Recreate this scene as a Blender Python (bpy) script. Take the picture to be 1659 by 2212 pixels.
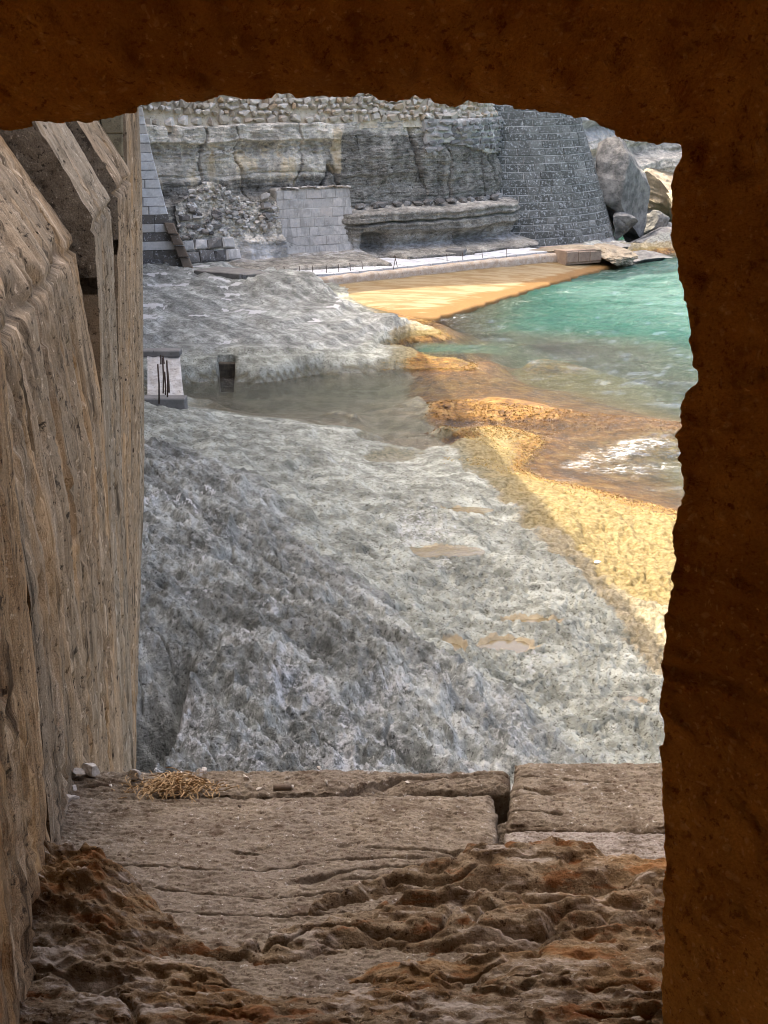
import bpy, bmesh, math, random
import numpy as np
from mathutils import Vector, Matrix

random.seed(7)
rng = np.random.default_rng(11)
scn = bpy.context.scene
for o in list(bpy.data.objects):
    bpy.data.objects.remove(o)
COL = scn.collection

# ------------------------------------------------------------------ camera
CZ = 6.5                      # eye height above the sea
PITCH = math.radians(16.0)
FD = 3291.6                   # focal length in units of a 1659 x 2212 picture
cam = bpy.data.cameras.new("camera")
camo = bpy.data.objects.new("camera", cam)
COL.objects.link(camo)
camo.location = (0, 0, CZ)
camo.rotation_euler = (math.radians(90) - PITCH, 0, 0)
cam.sensor_fit = 'VERTICAL'
cam.sensor_height = 24.0
cam.lens = 24.0 * FD / 2212.0
cam.clip_start = 0.05
cam.clip_end = 6000
scn.camera = camo

# ------------------------------------------------------------------ sky, sun, exposure
SUN_EL = math.radians(59)
SUN_AZ = math.radians(-67)    # from +Y towards -X
w = bpy.data.worlds.new("World")
scn.world = w
w.use_nodes = True
wn = w.node_tree
wn.nodes.clear()
sky = wn.nodes.new('ShaderNodeTexSky')
sky.sky_type = 'NISHITA'
sky.sun_disc = False
sky.sun_elevation = SUN_EL
sky.sun_rotation = SUN_AZ
sky.air_density = 0.7
sky.dust_density = 10.0
sky.ozone_density = 0.0
bg = wn.nodes.new('ShaderNodeBackground')
bg.inputs[1].default_value = 0.15
wo = wn.nodes.new('ShaderNodeOutputWorld')
wn.links.new(sky.outputs[0], bg.inputs[0])
wn.links.new(bg.outputs[0], wo.inputs[0])

sl = bpy.data.lights.new("sun", 'SUN')
sl.energy = 2.4
sl.angle = math.radians(0.4)
sl.color = (1.0, 0.90, 0.72)
slo = bpy.data.objects.new("sun", sl)
COL.objects.link(slo)
sd = Vector((math.sin(SUN_AZ) * math.cos(SUN_EL), math.cos(SUN_AZ) * math.cos(SUN_EL), math.sin(SUN_EL)))
slo.rotation_euler = sd.to_track_quat('Z', 'Y').to_euler()
slo.location = (-10, 10, 40)

scn.view_settings.view_transform = 'Standard'
scn.view_settings.look = 'None'
scn.view_settings.gamma = 1.0
scn.view_settings.use_curve_mapping = False
scn.view_settings.exposure = 2.4
scn.render.engine = 'CYCLES'
scn.cycles.use_denoising = True
scn.cycles.denoising_prefilter = 'ACCURATE'
scn.cycles.filter_width = 1.0
scn.cycles.max_bounces = 8
scn.cycles.diffuse_bounces = 5
scn.cycles.transparent_max_bounces = 12
scn.cycles.caustics_reflective = False
scn.cycles.caustics_refractive = False

# ------------------------------------------------------------------ numeric helpers
CP, SP = math.cos(PITCH), math.sin(PITCH)


def ray(u, v):
    a = (u - 829.5) / FD
    b = -(v - 1106.0) / FD
    return np.array([a, CP + SP * b, -SP + CP * b])


def PZ(u, v, z):
    d = ray(u, v)
    t = (z - CZ) / d[2]
    return np.array([0, 0, CZ]) + d * t


def PY(u, v, y):
    d = ray(u, v)
    return np.array([0, 0, CZ]) + d * (y / d[1])


_G = np.array([[1, 1, 0], [-1, 1, 0], [1, -1, 0], [-1, -1, 0], [1, 0, 1], [-1, 0, 1], [1, 0, -1], [-1, 0, -1],
               [0, 1, 1], [0, -1, 1], [0, 1, -1], [0, -1, -1], [1, 1, 0], [-1, 1, 0], [0, -1, 1], [0, -1, -1]], dtype=np.float32)


def _hash(ix, iy, iz, seed):
    h = (ix.astype(np.uint32) * np.uint32(374761393)) ^ (iy.astype(np.uint32) * np.uint32(668265263)) \
        ^ (iz.astype(np.uint32) * np.uint32(2246822519)) ^ np.uint32(seed * 7919 + 13)
    h = (h ^ (h >> np.uint32(13))) * np.uint32(1274126177)
    h = (h ^ (h >> np.uint32(16))) * np.uint32(2654435769)
    return h ^ (h >> np.uint32(15))


def noise3(x, y, z, seed=0):
    x = np.asarray(x, dtype=np.float32); y = np.asarray(y, dtype=np.float32); z = np.asarray(z, dtype=np.float32)
    x, y, z = np.broadcast_arrays(x, y, z)
    xi = np.floor(x); yi = np.floor(y); zi = np.floor(z)
    fx = x - xi; fy = y - yi; fz = z - zi
    xi = xi.astype(np.int64); yi = yi.astype(np.int64); zi = zi.astype(np.int64)
    ux = fx * fx * fx * (fx * (fx * 6 - 15) + 10)
    uy = fy * fy * fy * (fy * (fy * 6 - 15) + 10)
    uz = fz * fz * fz * (fz * (fz * 6 - 15) + 10)
    out = 0
    for dx in (0, 1):
        wx = ux if dx else 1 - ux
        for dy in (0, 1):
            wy = uy if dy else 1 - uy
            for dz in (0, 1):
                wz = uz if dz else 1 - uz
                g = _G[_hash(xi + dx, yi + dy, zi + dz, seed) & np.uint32(15)]
                d = g[..., 0] * (fx - dx) + g[..., 1] * (fy - dy) + g[..., 2] * (fz - dz)
                out = out + wx * wy * wz * d
    return out


def fbm(x, y, z, octv=4, seed=0, gain=0.5, lac=2.03, ridged=False):
    s = 0; a = 1.0; f = 1.0; n = 0
    for k in range(octv):
        v = noise3(x * f, y * f, z * f, seed + k * 17)
        if ridged:
            v = 1 - 2 * np.abs(v) * 1.6
        s = s + a * v; n += a
        a *= gain; f *= lac
    return s / n


def worley(x, y, z=0.0, seed=0):
    """distance to the nearest of one jittered point per cell (in plan, with z as the seed layer)"""
    x = np.asarray(x, dtype=np.float32); y = np.asarray(y, dtype=np.float32)
    xi = np.floor(x).astype(np.int64); yi = np.floor(y).astype(np.int64)
    best = np.full(x.shape, 9.0, dtype=np.float32)
    zz = np.zeros_like(xi)
    for dx in (-1, 0, 1):
        for dy in (-1, 0, 1):
            h = _hash(xi + dx, yi + dy, zz, seed)
            px = (h & np.uint32(1023)).astype(np.float32) / 1023.0
            py = ((h >> np.uint32(10)) & np.uint32(1023)).astype(np.float32) / 1023.0
            d = (xi + dx + px - x) ** 2 + (yi + dy + py - y) ** 2
            best = np.minimum(best, d)
    return np.sqrt(best)


def sstep(a, b, x):
    t = np.clip((x - a) / (b - a), 0, 1)
    return t * t * (3 - 2 * t)


# ------------------------------------------------------------------ object helpers
def mesh_from(name, V, F, mat=None, smooth=False, attrs=None):
    me = bpy.data.meshes.new(name)
    V = np.asarray(V, dtype=np.float32).reshape(-1, 3)
    if isinstance(F, np.ndarray) and F.ndim == 2:
        k = F.shape[1]
        me.vertices.add(len(V)); me.vertices.foreach_set('co', V.ravel())
        me.loops.add(F.size); me.loops.foreach_set('vertex_index', F.astype(np.int32).ravel())
        me.polygons.add(len(F))
        me.polygons.foreach_set('loop_start', np.arange(0, F.size, k, dtype=np.int32))
        me.polygons.foreach_set('loop_total', np.full(len(F), k, dtype=np.int32))
        me.update(calc_edges=True)
    else:
        me.from_pydata([tuple(v) for v in V], [], [tuple(f) for f in F])
        me.update()
    if smooth:
        me.polygons.foreach_set('use_smooth', np.ones(len(me.polygons), dtype=bool))
    if attrs:
        for an, av in attrs.items():
            a = me.attributes.new(an, 'FLOAT', 'POINT')
            a.data.foreach_set('value', np.asarray(av, dtype=np.float32).ravel())
    if mat:
        me.materials.append(mat)
    return me


def grid_faces(n, m):
    i = np.arange(n - 1)[:, None] * m + np.arange(m - 1)[None, :]
    i = i.ravel()
    return np.stack([i, i + 1, i + m + 1, i + m], axis=1)


def link(name, me, parent=None):
    o = bpy.data.objects.new(name, me)
    COL.objects.link(o)
    if parent is not None:
        o.parent = parent
    return o


def tag(o, label=None, cat=None, group=None, kind=None):
    if label: o['label'] = label
    if cat: o['category'] = cat
    if group: o['group'] = group
    if kind: o['kind'] = kind
    return o


def empty(name, loc, label, cat, group=None):
    o = bpy.data.objects.new(name, None)
    o.empty_display_size = 0.2
    COL.objects.link(o)
    o.location = loc
    return tag(o, label, cat, group)


def child(name, me, parent):
    """a part whose mesh is given in world coordinates"""
    o = link(name, me, parent)
    o.location = -Vector(parent.location)
    return o


# ------------------------------------------------------------------ materials
class Mat:
    def __init__(s, name):
        s.m = bpy.data.materials.new(name)
        s.m.use_nodes = True
        s.t = s.m.node_tree
        s.t.nodes.clear()
        s.out = s.t.nodes.new('ShaderNodeOutputMaterial')
        s.pos = s.n('ShaderNodeNewGeometry').outputs['Position']

    def put(s, sock, v):
        if isinstance(v, bpy.types.NodeSocket):
            s.t.links.new(v, sock)
        elif isinstance(v, (tuple, list)) and len(v) == 3 and sock.type == 'RGBA':
            sock.default_value = (*v, 1)
        else:
            sock.default_value = v

    def n(s, typ, ins=None, **props):
        nd = s.t.nodes.new(typ)
        for k, v in props.items():
            setattr(nd, k, v)
        for k, v in (ins or {}).items():
            s.put(nd.inputs[k], v)
        return nd

    def scale(s, vec, sc):
        return s.n('ShaderNodeVectorMath', {0: vec, 1: sc}, operation='MULTIPLY').outputs[0]

    def noise(s, scale, detail=4, rough=0.6, vec=None, dist=0.0):
        return s.n('ShaderNodeTexNoise', {'Vector': vec or s.pos, 'Scale': scale, 'Detail': detail, 'Roughness': rough, 'Distortion': dist}).outputs[0]

    def vor(s, scale, vec=None, feature='F1', out=0, rnd=1.0):
        return s.n('ShaderNodeTexVoronoi', {'Vector': vec or s.pos, 'Scale': scale, 'Randomness': rnd}, feature=feature).outputs[out]

    def math(s, op, a, b=0.0, c=0.0, clamp=False):
        nd = s.n('ShaderNodeMath', {0: a, 1: b, 2: c}, operation=op)
        nd.use_clamp = clamp
        return nd.outputs[0]

    def rng(s, v, a, b, c=0.0, d=1.0, smooth=True):
        return s.n('ShaderNodeMapRange', {0: v, 1: a, 2: b, 3: c, 4: d}, interpolation_type='SMOOTHSTEP' if smooth else 'LINEAR').outputs[0]

    def mix(s, f, a, b, blend='MIX'):
        nd = s.n('ShaderNodeMix', data_type='RGBA', blend_type=blend)
        s.put(nd.inputs[0], f); s.put(nd.inputs[6], a); s.put(nd.inputs[7], b)
        return nd.outputs[2]

    def attr(s, name):
        return s.n('ShaderNodeAttribute', attribute_name=name).outputs['Fac']

    def rand(s):
        return s.n('ShaderNodeObjectInfo').outputs['Random']

    def bump(s, h, strength=0.5, dist=0.01, normal=None):
        ins = {'Height': h, 'Strength': strength, 'Distance': dist}
        if normal: ins['Normal'] = normal
        return s.n('ShaderNodeBump', ins).outputs[0]

    def bsdf(s, col, rough=0.9, normal=None, spec=0.25, **kw):
        ins = {'Base Color': col, 'Roughness': rough, 'Specular IOR Level': spec}
        if normal: ins['Normal'] = normal
        ins.update(kw)
        return s.n('ShaderNodeBsdfPrincipled', ins).outputs[0]

    def done(s, sh):
        s.t.links.new(sh, s.out.inputs[0])
        return s.m


def mat_shore():
    m = Mat("shore_rock")
    n1 = m.noise(3.0, 6, 0.65); n2 = m.noise(11.0, 6, 0.75); n3 = m.noise(26.0, 4, 0.80)
    warm = m.attr('warm'); sub = m.attr('sub')
    gray = m.attr('gray'); alg = m.attr('algae'); salt = m.attr('salt'); org = m.attr('orange'); tan = m.attr('tan')
    jit = m.math('SUBTRACT', m.math('ADD', m.math('MULTIPLY', n2, 0.7), m.math('MULTIPLY', n3, 0.3)), 0.5)

    def mask(a, k=1.6, lo=0.35, hi=0.65):
        return m.rng(m.math('ADD', a, m.math('MULTIPLY', jit, k)), lo, hi)
    n0 = m.noise(0.9, 4, 0.6)
    cream = m.mix(m.rng(n1, 0.38, 0.62), (0.25, 0.258, 0.213), (0.36, 0.37, 0.318))
    cream = m.mix(m.rng(n2, 0.54, 0.68), cream, (0.46, 0.475, 0.425))
    cream = m.mix(m.rng(n2, 0.43, 0.34), cream, (0.175, 0.172, 0.14))
    cream = m.mix(m.rng(n3, 0.46, 0.37), cream, (0.075, 0.07, 0.05))
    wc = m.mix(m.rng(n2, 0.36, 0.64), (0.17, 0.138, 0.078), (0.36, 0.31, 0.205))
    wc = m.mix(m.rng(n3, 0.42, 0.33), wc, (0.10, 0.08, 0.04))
    cream = m.mix(mask(warm, 1.2), cream, wc)  # sunlit side tint: sun's warmth put into the rock colour, over real algae
    dk = m.mix(m.rng(n2, 0.38, 0.62), (0.205, 0.213, 0.192), (0.375, 0.388, 0.355))
    dk = m.mix(m.rng(n1, 0.48, 0.64, 0.0, 0.5), dk, (0.40, 0.40, 0.375))
    dk = m.mix(m.rng(n3, 0.58, 0.70), dk, (0.52, 0.54, 0.51))
    dk = m.mix(m.rng(n3, 0.45, 0.35), dk, (0.075, 0.073, 0.065))
    al = m.n('ShaderNodeVectorMath', {0: m.pos, 1: (0.2, -0.35, 0.0)}, operation='DOT_PRODUCT').outputs['Value']
    ac_ = m.n('ShaderNodeVectorMath', {0: m.pos, 1: (1.7, 1.0, 1.2)}, operation='DOT_PRODUCT').outputs['Value']
    ribs = m.noise(1.0, 7, 0.66, m.n('ShaderNodeCombineXYZ', {0: al, 1: ac_, 2: 0.0}).outputs[0], 0.6)
    rt = m.rng(ribs, 0.38, 0.62, 0.62, 1.22)
    dk = m.mix(1.0, dk, m.n('ShaderNodeCombineColor', {0: rt, 1: rt, 2: rt}).outputs[0], 'MULTIPLY')
    c = m.mix(mask(gray, 1.1), cream, dk)
    c = m.mix(mask(tan, 1.0), c, m.mix(n3, (0.40, 0.33, 0.22), (0.30, 0.24, 0.14)))
    tone = m.math('MULTIPLY', m.rng(n1, 0.34, 0.66, 0.76, 1.20), m.rng(n0, 0.36, 0.64, 0.82, 1.14))
    tc = m.n('ShaderNodeCombineColor', {0: tone, 1: tone, 2: tone}).outputs[0]
    c = m.mix(1.0, c, tc, 'MULTIPLY')
    ac = m.mix(m.rng(n2, 0.36, 0.64), (0.15, 0.105, 0.034), (0.31, 0.245, 0.115))
    ac = m.mix(m.rng(n3, 0.45, 0.34), ac, (0.11, 0.075, 0.02))
    ac = m.mix(m.attr('olive'), ac, m.mix(m.rng(n2, 0.36, 0.64), (0.085, 0.078, 0.045), (0.24, 0.225, 0.155)))  # darker olive paints the fort's shade into the algae colour
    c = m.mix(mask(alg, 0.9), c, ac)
    oc = m.mix(m.rng(n2, 0.36, 0.64), (0.10, 0.045, 0.010), (0.30, 0.155, 0.030))
    oc = m.mix(m.rng(n1, 0.50, 0.40, 0.0, 0.8), oc, (0.055, 0.026, 0.010))
    oc = m.mix(m.rng(n1, 0.54, 0.62, 0.0, 0.7), oc, (0.33, 0.22, 0.07))
    c = m.mix(mask(org, 1.2), c, oc)
    c = m.mix(mask(salt, 2.2), c, (0.55, 0.55, 0.54))
    c = m.mix(mask(sub, 0.8), c, m.mix(m.rng(n1, 0.4, 0.6), (0.22, 0.205, 0.16), (0.34, 0.32, 0.26)))
    h = m.math('ADD', m.math('MULTIPLY', n2, 1.0), m.math('MULTIPLY', n3, 0.5))
    nb = m.bump(h, 1.0, 0.07)
    wet = m.attr('wet')
    ro = m.rng(wet, 0.0, 1.0, 0.92, 0.35)
    return m.done(m.bsdf(c, ro, nb, 0.3))


def mat_cliff():
    m = Mat("cliff_rock")
    st = m.scale(m.pos, (1.0, 1.0, 5.0))
    vs = m.scale(m.pos, (3.0, 3.0, 0.5))
    n1 = m.noise(1.3, 6, 0.65); n2 = m.noise(6.0, 6, 0.7); n3 = m.noise(22.0, 4, 0.75); ns = m.noise(4.0, 5, 0.7, st); nv = m.noise(1.0, 4, 0.6, vs)
    dark = m.attr('dark'); salt = m.attr('salt'); tan = m.attr('tan')
    jit = m.math('SUBTRACT', m.math('ADD', m.math('MULTIPLY', n2, 0.6), m.math('MULTIPLY', ns, 0.4)), 0.5)
    jitv = m.math('SUBTRACT', m.math('ADD', m.math('MULTIPLY', nv, 0.7), m.math('MULTIPLY', n2, 0.3)), 0.5)
    light = m.mix(m.rng(ns, 0.38, 0.62), (0.56, 0.515, 0.43), (0.78, 0.725, 0.62))
    light = m.mix(m.rng(n2, 0.42, 0.33), light, (0.28, 0.26, 0.22))
    light = m.mix(m.rng(n3, 0.42, 0.32), light, (0.085, 0.078, 0.064))
    dk = m.mix(m.rng(ns, 0.38, 0.62), (0.13, 0.121, 0.103), (0.32, 0.30, 0.257))
    dk = m.mix(m.rng(n1, 0.45, 0.65, 0.0, 0.5), dk, (0.25, 0.235, 0.20))
    dk = m.mix(m.rng(n3, 0.54, 0.64), dk, (0.42, 0.405, 0.36))
    dk = m.mix(m.rng(n2, 0.43, 0.33), dk, (0.065, 0.06, 0.05))
    c = m.mix(m.rng(m.math('ADD', dark, m.math('MULTIPLY', jit, 1.6)), 0.35, 0.65), light, dk)
    tc = m.mix(m.rng(n2, 0.3, 0.7), (0.50, 0.38, 0.22), (0.66, 0.57, 0.41))
    c = m.mix(m.rng(m.math('ADD', tan, m.math('MULTIPLY', jitv, 3.0)), 0.4, 0.8, 0.0, 0.8), c, tc)
    c = m.mix(m.rng(m.math('ADD', salt, m.math('MULTIPLY', jit, 2.0)), 0.45, 0.75), c, (0.50, 0.49, 0.47))
    tone = m.math('MULTIPLY', m.rng(n1, 0.36, 0.64, 0.80, 1.30), m.rng(nv, 0.36, 0.64, 0.82, 1.22))
    c = m.mix(1.0, c, m.n('ShaderNodeCombineColor', {0: tone, 1: tone, 2: tone}).outputs[0], 'MULTIPLY')
    h = m.math('ADD', m.math('ADD', n2, m.math('MULTIPLY', n3, 0.5)), ns)
    return m.done(m.bsdf(c, 0.95, m.bump(h, 1.0, 0.09), 0.15))


def mat_masonry(name, stops, speck=(0.6, 0.6, 0.58), speck_lo=0.60, stain=(0.10, 0.095, 0.085), bumpd=0.015, nsc=1.0, vstain=0.0):
    """block stone: one tone per block, mottled and lichened"""
    m = Mat(name)
    r = m.rand()
    cr = m.n('ShaderNodeValToRGB', {0: r})
    el = cr.color_ramp.elements
    el[0].position = 0.0; el[0].color = (*stops[0], 1)
    el[1].position = 1.0; el[1].color = (*stops[-1], 1)
    for k in range(1, len(stops) - 1):
        e = el.new(k / (len(stops) - 1)); e.color = (*stops[k], 1)
    n1 = m.noise(2.2 * nsc, 5, 0.65); n2 = m.noise(11.0 * nsc, 5, 0.7); n3 = m.noise(40.0 * nsc, 3, 0.7)
    c = m.mix(m.math('MULTIPLY', m.rng(n2, 0.35, 0.65), 0.6), cr.outputs[0], m.mix(0.5, cr.outputs[0], stain))
    c = m.mix(m.rng(n1, 0.50, 0.68, 0.0, 0.6), c, stain)
    c = m.mix(m.rng(m.math('ADD', m.math('MULTIPLY', n2, 0.6), m.math('MULTIPLY', n3, 0.4)), speck_lo - 0.03, speck_lo + 0.05), c, speck)
    if vstain > 0:
        nv = m.noise(1.0, 4, 0.6, m.scale(m.pos, (5.0, 5.0, 0.7)))
        c = m.mix(m.rng(nv, 0.5, 0.62, 0.0, vstain), c, stain)
    h = m.math('ADD', n2, m.math('MULTIPLY', n3, 0.6))
    return m.done(m.bsdf(c, 0.93, m.bump(h, 0.8, bumpd), 0.2))


def mat_plain(name, a, b, sc=6.0, dark=None, bumpd=0.01, rough=0.92, spec=0.2):
    m = Mat(name)
    n1 = m.noise(sc, 6, 0.68); n2 = m.noise(sc * 5, 4, 0.7)
    c = m.mix(m.rng(n1, 0.35, 0.65), a, b)
    if dark:
        c = m.mix(m.rng(n2, 0.42, 0.30), c, dark)
    h = m.math('ADD', n1, m.math('MULTIPLY', n2, 0.6))
    return m.done(m.bsdf(c, rough, m.bump(h, 0.8, bumpd), spec))


def mat_nearstone(name, cols, orange=0.0, bumpd=0.004, sc=1.0, streak=False, grain=False, pale=False):
    """weathered sandstone seen from a metre away"""
    m = Mat(name)
    n1 = m.noise(4.0 * sc, 5, 0.6); n2 = m.noise(24.0 * sc, 6, 0.72); n3 = m.noise(130.0 * sc, 4, 0.75); n4 = m.noise(420.0 * sc, 2, 0.7)
    if streak:                                # beds stand on edge: grain runs up the face
        n2 = m.noise(1.0, 6, 0.74, m.scale(m.pos, (3.0, 30.0, 3.5))); n3 = m.noise(1.0, 4, 0.78, m.scale(m.pos, (40.0, 44.0, 60.0)))
    c = m.mix(m.rng(n2, 0.34, 0.66), cols[0], cols[1])
    c = m.mix(m.rng(n1, 0.46, 0.64, 0.0, 0.8), c, cols[2])
    c = m.mix(m.rng(n2, 0.42, 0.33, 0.0, 0.75), c, cols[3])
    c = m.mix(m.rng(n3, 0.44, 0.34), c, cols[3])
    c = m.mix(m.rng(n3, 0.60, 0.70), c, cols[4])
    if streak:
        n5 = m.noise(1.0, 5, 0.7, m.scale(m.pos, (2.0, 42.0, 2.2)))
        n6 = m.noise(1.0, 5, 0.7, m.scale(m.pos, (2.0, 24.0, 1.3)))
        c = m.mix(m.rng(n5, 0.44, 0.34, 0.0, 0.85), c, cols[3])
        c = m.mix(m.rng(n5, 0.56, 0.66, 0.0, 0.7), c, cols[4])
        c = m.mix(m.rng(n6, 0.46, 0.36, 0.0, 0.5), c, cols[3])
    c = m.mix(m.rng(n4, 0.35, 0.65, 0.0, 0.35), c, cols[3])
    if pale:                                  # noise blotches painting highlit ridges and orange-lit hollows
        np_ = m.noise(1.0, 6, 0.7, m.scale(m.pos, (9.0, 30.0, 30.0)))
        c = m.mix(m.rng(np_, 0.52, 0.62, 0.0, 0.7), c, (0.36, 0.315, 0.27))
        c = m.mix(m.rng(np_, 0.46, 0.38, 0.0, 0.7), c, (0.15, 0.055, 0.015))
    if grain:                                 # pale shell and pebble bits bedded in the stone
        wv_ = m.n('ShaderNodeVectorMath', {0: m.pos, 1: m.scale(m.n('ShaderNodeTexNoise', {'Vector': m.pos, 'Scale': 40.0}).outputs[1], (0.03, 0.03, 0.03))}, operation='ADD').outputs[0]
        for sc_, th_, lim in ((34.0, 0.17, 0.90), (80.0, 0.24, 0.80), (170.0, 0.28, 0.75)):
            vd = m.vor(sc_, wv_); vr = m.n('ShaderNodeSeparateColor', {0: m.vor(sc_, wv_, out=1)}).outputs[0]
            k_ = m.math('MULTIPLY', m.rng(vd, th_ + 0.07, th_ - 0.07), m.math('GREATER_THAN', vr, lim))
            c = m.mix(m.math('MULTIPLY', k_, 0.28), c, (0.78, 0.52, 0.22))
    if orange:
        no = m.noise(1.0, 5, 0.65, m.scale(m.pos, (2.0, 9.0, 2.0)))
        c = m.mix(m.rng(no, 0.50, 0.66, 0.0, orange), c, (0.46, 0.27, 0.11))
    h = m.math('ADD', m.math('ADD', n2, m.math('MULTIPLY', n3, 0.45)), m.math('MULTIPLY', n4, 0.15))
    return m.done(m.bsdf(c, 0.95, m.bump(h, 0.9, bumpd), 0.15))


def mat_sea():
    m = Mat("sea_water")
    murk = m.attr('murk'); foam = m.attr('foam'); shal = m.attr('shallow')
    st = m.scale(m.pos, (1.0, 1.9, 1.0))
    w1 = m.noise(1.1, 5, 0.62, st, 0.6); w2 = m.noise(4.5, 4, 0.65, st, 0.4); w3 = m.noise(16.0, 3, 0.6, st)
    h = m.math('ADD', m.math('ADD', w1, m.math('MULTIPLY', w2, 0.38)), m.math('MULTIPLY', w3, 0.10))
    nb = m.bump(h, 1.0, 0.30)
    deep = m.mix(m.math('MULTIPLY', m.rng(m.noise(0.5, 5, 0.65, st), 0.30, 0.60), m.attr('offing')), (0.009, 0.056, 0.040), (0.060, 0.122, 0.106))
    deep = m.mix(shal, deep, (0.055, 0.055, 0.033))
    tr = m.n('ShaderNodeBsdfTransparent', {0: m.mix(murk, (0.95, 0.92, 0.85), (0.30, 0.62, 0.48))}).outputs[0]
    df = m.n('ShaderNodeBsdfDiffuse', {'Color': deep, 'Normal': nb}).outputs[0]
    under = m.n('ShaderNodeMixShader', {0: murk, 1: tr, 2: df}).outputs[0]
    fr = m.n('ShaderNodeFresnel', {'IOR': 1.33, 'Normal': nb}).outputs[0]
    gl = m.n('ShaderNodeBsdfGlossy', {'Color': (1, 1, 1), 'Roughness': 0.06, 'Normal': nb}).outputs[0]
    sh = m.n('ShaderNodeMixShader', {0: fr, 1: under, 2: gl}).outputs[0]
    nf = m.math('ADD', m.math('MULTIPLY', m.noise(3.2, 6, 0.78, st, 1.2), 0.7), m.math('MULTIPLY', m.noise(16.0, 4, 0.75), 0.3))
    ff = m.rng(m.math('ADD', foam, m.math('MULTIPLY', m.math('SUBTRACT', nf, 0.5), 3.4)), 0.5, 1.15)
    lace = m.rng(m.vor(3.4, m.n('ShaderNodeVectorMath', {0: st, 1: m.scale(m.n('ShaderNodeTexNoise', {'Vector': st, 'Scale': 2.5}).outputs[1], (0.5, 0.5, 0.5))}, operation='ADD').outputs[0], 'DISTANCE_TO_EDGE'), 0.16, 0.02, 0.30, 1.0)
    ff = m.math('MULTIPLY', ff, lace)
    fo = m.n('ShaderNodeBsdfDiffuse', {'Color': (0.78, 0.80, 0.80, 1), 'Normal': nb}).outputs[0]
    return m.done(m.n('ShaderNodeMixShader', {0: ff, 1: sh, 2: fo}).outputs[0])


def mat_pool():
    m = Mat("pool_water")
    nb = m.bump(m.noise(9.0, 3, 0.6), 0.5, 0.01)
    tr = m.n('ShaderNodeBsdfTransparent', {0: (0.80, 0.70, 0.48, 1)}).outputs[0]
    df = m.n('ShaderNodeBsdfDiffuse', {'Color': (0.22, 0.18, 0.105, 1)}).outputs[0]
    un = m.n('ShaderNodeMixShader', {0: 0.55, 1: tr, 2: df}).outputs[0]
    fr = m.n('ShaderNodeFresnel', {'IOR': 1.33, 'Normal': nb}).outputs[0]
    gl = m.n('ShaderNodeBsdfGlossy', {'Color': (1, 1, 1, 1), 'Roughness': 0.05, 'Normal': nb}).outputs[0]
    return m.done(m.n('ShaderNodeMixShader', {0: fr, 1: un, 2: gl}).outputs[0])


def mat_platform():
    m = Mat("algae_concrete")
    st = m.scale(m.pos, (0.7, 2.5, 1.0))
    n1 = m.noise(1.2, 6, 0.65, st, 0.5); n2 = m.noise(9.0, 5, 0.7, st); n3 = m.noise(40, 3, 0.7)
    edge = m.attr('edge')
    c = m.mix(m.rng(n1, 0.44, 0.56), (0.20, 0.155, 0.088), (0.145, 0.094, 0.038))
    c = m.mix(m.rng(m.math('ADD', edge, m.math('MULTIPLY', m.math('SUBTRACT', n1, 0.5), 1.6)), 0.45, 0.75), c, (0.13, 0.068, 0.016))
    c = m.mix(m.rng(n2, 0.60, 0.72, 0, 0.6), c, (0.23, 0.195, 0.13))
    c = m.mix(m.rng(n3, 0.40, 0.3, 0, 0.5), c, (0.22, 0.14, 0.04))
    return m.done(m.bsdf(c, 0.75, m.bump(m.math('ADD', n2, n3), 0.6, 0.02), 0.3))


M = {}
M['shore'] = mat_shore()
M['cliff'] = mat_cliff()
M['sea'] = mat_sea()
M['pool'] = mat_pool()
M['platform'] = mat_platform()
M['tower'] = mat_masonry("tower_stone", [(0.07, 0.072, 0.062), (0.10, 0.102, 0.09), (0.145, 0.147, 0.13), (0.083, 0.085, 0.075), (0.20, 0.20, 0.18), (0.11, 0.112, 0.099)], speck=(0.50, 0.51, 0.50), speck_lo=0.55, stain=(0.06, 0.06, 0.056))
M['mortar'] = mat_plain("pale_mortar", (0.60, 0.575, 0.53), (0.24, 0.225, 0.20), 1.6, (0.16, 0.16, 0.15), 0.02)
M['mortar_dark'] = mat_plain("dark_mortar", (0.30, 0.28, 0.25), (0.20, 0.19, 0.17), 8, (0.10, 0.09, 0.08), 0.02)
M['white_block'] = mat_masonry("white_block", [(0.66, 0.66, 0.65), (0.76, 0.76, 0.75), (0.60, 0.56, 0.50), (0.70, 0.70, 0.69)], speck=(0.68, 0.67, 0.65), speck_lo=0.62, stain=(0.36, 0.35, 0.33))
M['dark_block'] = mat_masonry("dark_block", [(0.11, 0.10, 0.09), (0.16, 0.145, 0.125), (0.22, 0.20, 0.175), (0.13, 0.12, 0.115)], speck=(0.50, 0.50, 0.49), speck_lo=0.57, stain=(0.08, 0.075, 0.07))
M['patch'] = mat_masonry("patch_stone", [(0.56, 0.53, 0.49), (0.48, 0.455, 0.42), (0.62, 0.59, 0.55), (0.54, 0.49, 0.44)], speck=(0.50, 0.50, 0.50), speck_lo=0.57, stain=(0.24, 0.23, 0.21), vstain=0.5)
M['rubble'] = mat_masonry("rubble_stone", [(0.66, 0.61, 0.53), (0.70, 0.66, 0.60), (0.46, 0.42, 0.34), (0.54, 0.51, 0.45), (0.38, 0.34, 0.27), (0.52, 0.48, 0.41), (0.43, 0.31, 0.19), (0.50, 0.47, 0.42), (0.54, 0.51, 0.45)], speck=(0.62, 0.60, 0.55), stain=(0.30, 0.26, 0.20))
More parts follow.
